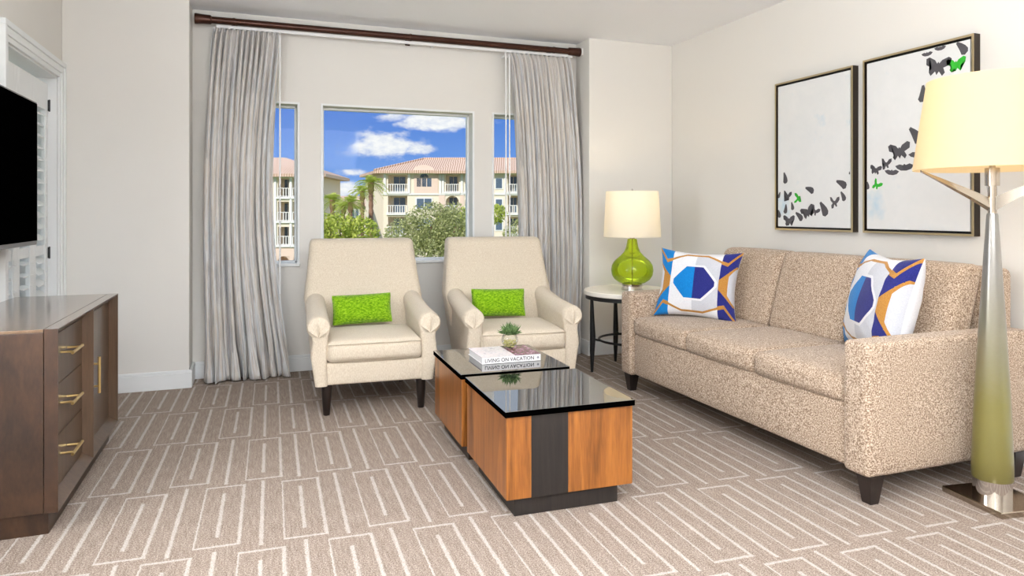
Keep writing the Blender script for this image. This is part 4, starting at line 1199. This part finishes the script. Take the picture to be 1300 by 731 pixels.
PALMS = [(471, 232, 54, 1.15, 'tallest palm, in front of the cream block wall'), (460, 243, 59, 1.1, 'palm just left of the tallest one'),
         (445, 257, 52, 1.0, 'lower palm standing left of the two tall palms'), (436, 262, 56, .95, 'low palm behind the bushy yellow green tree'),
         (422, 254, 60, 1.2, 'palm at the far left edge of the middle window')]
for i, (px, py, d_, sc, lab) in enumerate(PALMS):
    o = pal if i == 0 else copy_tree(pal)
    o.location = W2((px-650)*d_/880, d_, 1.22+(269-py)*d_/880); o.scale = (sc,)*3; o.rotation_euler.z = i*1.3
    tag(o, lab, 'palm tree', pg)

# ------------------------------------------------------------------ sky
wd = bpy.data.worlds.new('sky'); S.world = wd; wd.use_nodes = True; nt = wd.node_tree
bg = nt.nodes['Background']; tc = nt.nodes.new('ShaderNodeTexCoord')
def dot(vec):
    n = nt.nodes.new('ShaderNodeVectorMath'); n.operation = 'DOT_PRODUCT'; nt.links.new(tc.outputs['Generated'], n.inputs[0]); n.inputs[1].default_value = vec
    return n.outputs['Value']
rt, fw, up = dot((cos(TH), -sin(TH), 0)), dot((sin(TH), cos(TH), 0)), dot((0, 0, 1))
fwc = mnode(nt, 'MAXIMUM', fw, .05)
av, bv = mnode(nt, 'DIVIDE', rt, fwc), mnode(nt, 'DIVIDE', up, fwc)
cb = nt.nodes.new('ShaderNodeCombineXYZ'); nt.links.new(av, cb.inputs[0]); nt.links.new(mnode(nt, 'MULTIPLY', bv, 2.0), cb.inputs[1])
nz = noise(nt, cb.outputs[0], 26, 6, .62); nz2 = noise(nt, cb.outputs[0], 60, 4, .6)
tot = None
for (px, py, rx, ry, wt) in ((555, 153, 50, 13, 1.0), (500, 148, 26, 7, .8), (487, 184, 46, 16, 1.0), (530, 190, 28, 10, .8), (512, 172, 20, 9, .6), (450, 218, 24, 6, .75), (436, 240, 34, 10, 1.0), (400, 236, 30, 8, .7)):
    a0, b0, sa, sb = (px-650)/880, (269-py)/880, rx/880, ry/880
    e1 = mnode(nt, 'POWER', mnode(nt, 'ABSOLUTE', mnode(nt, 'DIVIDE', mnode(nt, 'SUBTRACT', av, a0), sa)), 2)
    e2 = mnode(nt, 'POWER', mnode(nt, 'ABSOLUTE', mnode(nt, 'DIVIDE', mnode(nt, 'SUBTRACT', bv, b0), sb)), 2)
    g_ = mnode(nt, 'MULTIPLY', mnode(nt, 'EXPONENT', mnode(nt, 'MULTIPLY', mnode(nt, 'ADD', e1, e2), -.75)), wt)
    tot = g_ if tot is None else mnode(nt, 'MAXIMUM', tot, g_)
# scattered clouds elsewhere, to the sides and behind
gn = noise(nt, tc.outputs['Generated'], 3.2, 6, .6)
away = mnode(nt, 'MULTIPLY', mnode(nt, 'LESS_THAN', fw, .72), mnode(nt, 'GREATER_THAN', gn, .0))
cloudv = mnode(nt, 'ADD', mnode(nt, 'ADD', tot, mnode(nt, 'MULTIPLY', mnode(nt, 'SUBTRACT', nz, .5), 1.5)), mnode(nt, 'MULTIPLY', away, mnode(nt, 'MULTIPLY', mnode(nt, 'SUBTRACT', gn, .35), 3)))
mr = nt.nodes.new('ShaderNodeMapRange'); mr.interpolation_type = 'SMOOTHSTEP'; nt.links.new(cloudv, mr.inputs[0]); mr.inputs[1].default_value = .32; mr.inputs[2].default_value = .82
skyc = ramp(nt, bv, [(0, srgb(140, 178, 236)), (.09, srgb(104, 150, 226)), (.155, srgb(82, 128, 214)), (.24, srgb(206, 216, 232)), (.6, srgb(190, 206, 232)), (1, srgb(120, 160, 220))])
cc = ramp(nt, nz2, [(.3, srgb(222, 228, 240)), (.6, srgb(250, 250, 250))])
skyf = mix(nt, mr.outputs[0], skyc, cc)
hz_ = mnode(nt, 'LESS_THAN', up, -.05)
nt.links.new(mix(nt, hz_, skyf, srgb(150, 160, 120)), bg.inputs['Color']); bg.inputs['Strength'].default_value = .95

# ------------------------------------------------------------------ lights
def area(name, loc, rot, size, power, col=(1, 1, 1), sy=None):
    l = bpy.data.lights.new(name, 'AREA'); l.energy = power; l.color = col; l.size = size
    if sy: l.shape = 'RECTANGLE'; l.size_y = sy
    o = bpy.data.objects.new(name, l); COL.objects.link(o); o.location = loc; o.rotation_euler = rot
    return o
area('window_daylight', (LX-.10, 2.25, 1.47), (0, R(-90), 0), 1.15, 40, (.97, .99, 1), .90)
area('fill_rear', (.5, -1.6, CZ-.03), (R(42), 0, 0), 2.6, 125, (.90, .95, 1), 1.8)  # unseen fill added behind the camera, aimed at the back wall
area('fill_room', (1.2, 1.6, CZ-.03), (0, 0, 0), 2.2, 10, (.92, .96, 1), 1.8)  # weak added fill under the ceiling, no fitting there
area('fill_up_room', (.5, .7, 2.0), (R(180), 0, 0), .8, 70, (.90, .95, 1), .8)  # added fill facing up to brighten the ceiling, not a real lamp
area('fill_up_rear', (.4, -.7, 1.9), (R(180), 0, 0), 1.6, 220, (.93, .96, 1), 1.6)  # unseen fill behind the camera, added to bounce off the ceiling
sn = bpy.data.lights.new('sun', 'SUN'); sn.energy = 3.5; sn.angle = R(.6); sn.color = (1, .95, .87)
so = bpy.data.objects.new('sun', sn); COL.objects.link(so)
so.rotation_euler = Vector((-.62, -.66, .62)).to_track_quat('Z', 'Y').to_euler()
for nm, loc, e_ in (('floor_lamp_bulb', (2.912, 2.04, 1.62), 5), ('table_lamp_bulb', (2.725, 4.70, 1.255), 7)):
    l = bpy.data.lights.new(nm, 'POINT'); l.energy = e_; l.color = (1, .80, .54); l.shadow_soft_size = .05
    o = bpy.data.objects.new(nm, l); COL.objects.link(o); o.location = loc

S.view_settings.view_transform = 'Standard'; S.view_settings.look = 'None'; S.view_settings.gamma = 1
S.view_settings.use_curve_mapping = False; S.view_settings.exposure = 0.12
cy = S.cycles; cy.max_bounces = 10; cy.diffuse_bounces = 5; cy.glossy_bounces = 4; cy.transmission_bounces = 6; cy.transparent_max_bounces = 16
cy.sample_clamp_indirect = 6; cy.caustics_reflective = False; cy.caustics_refractive = False
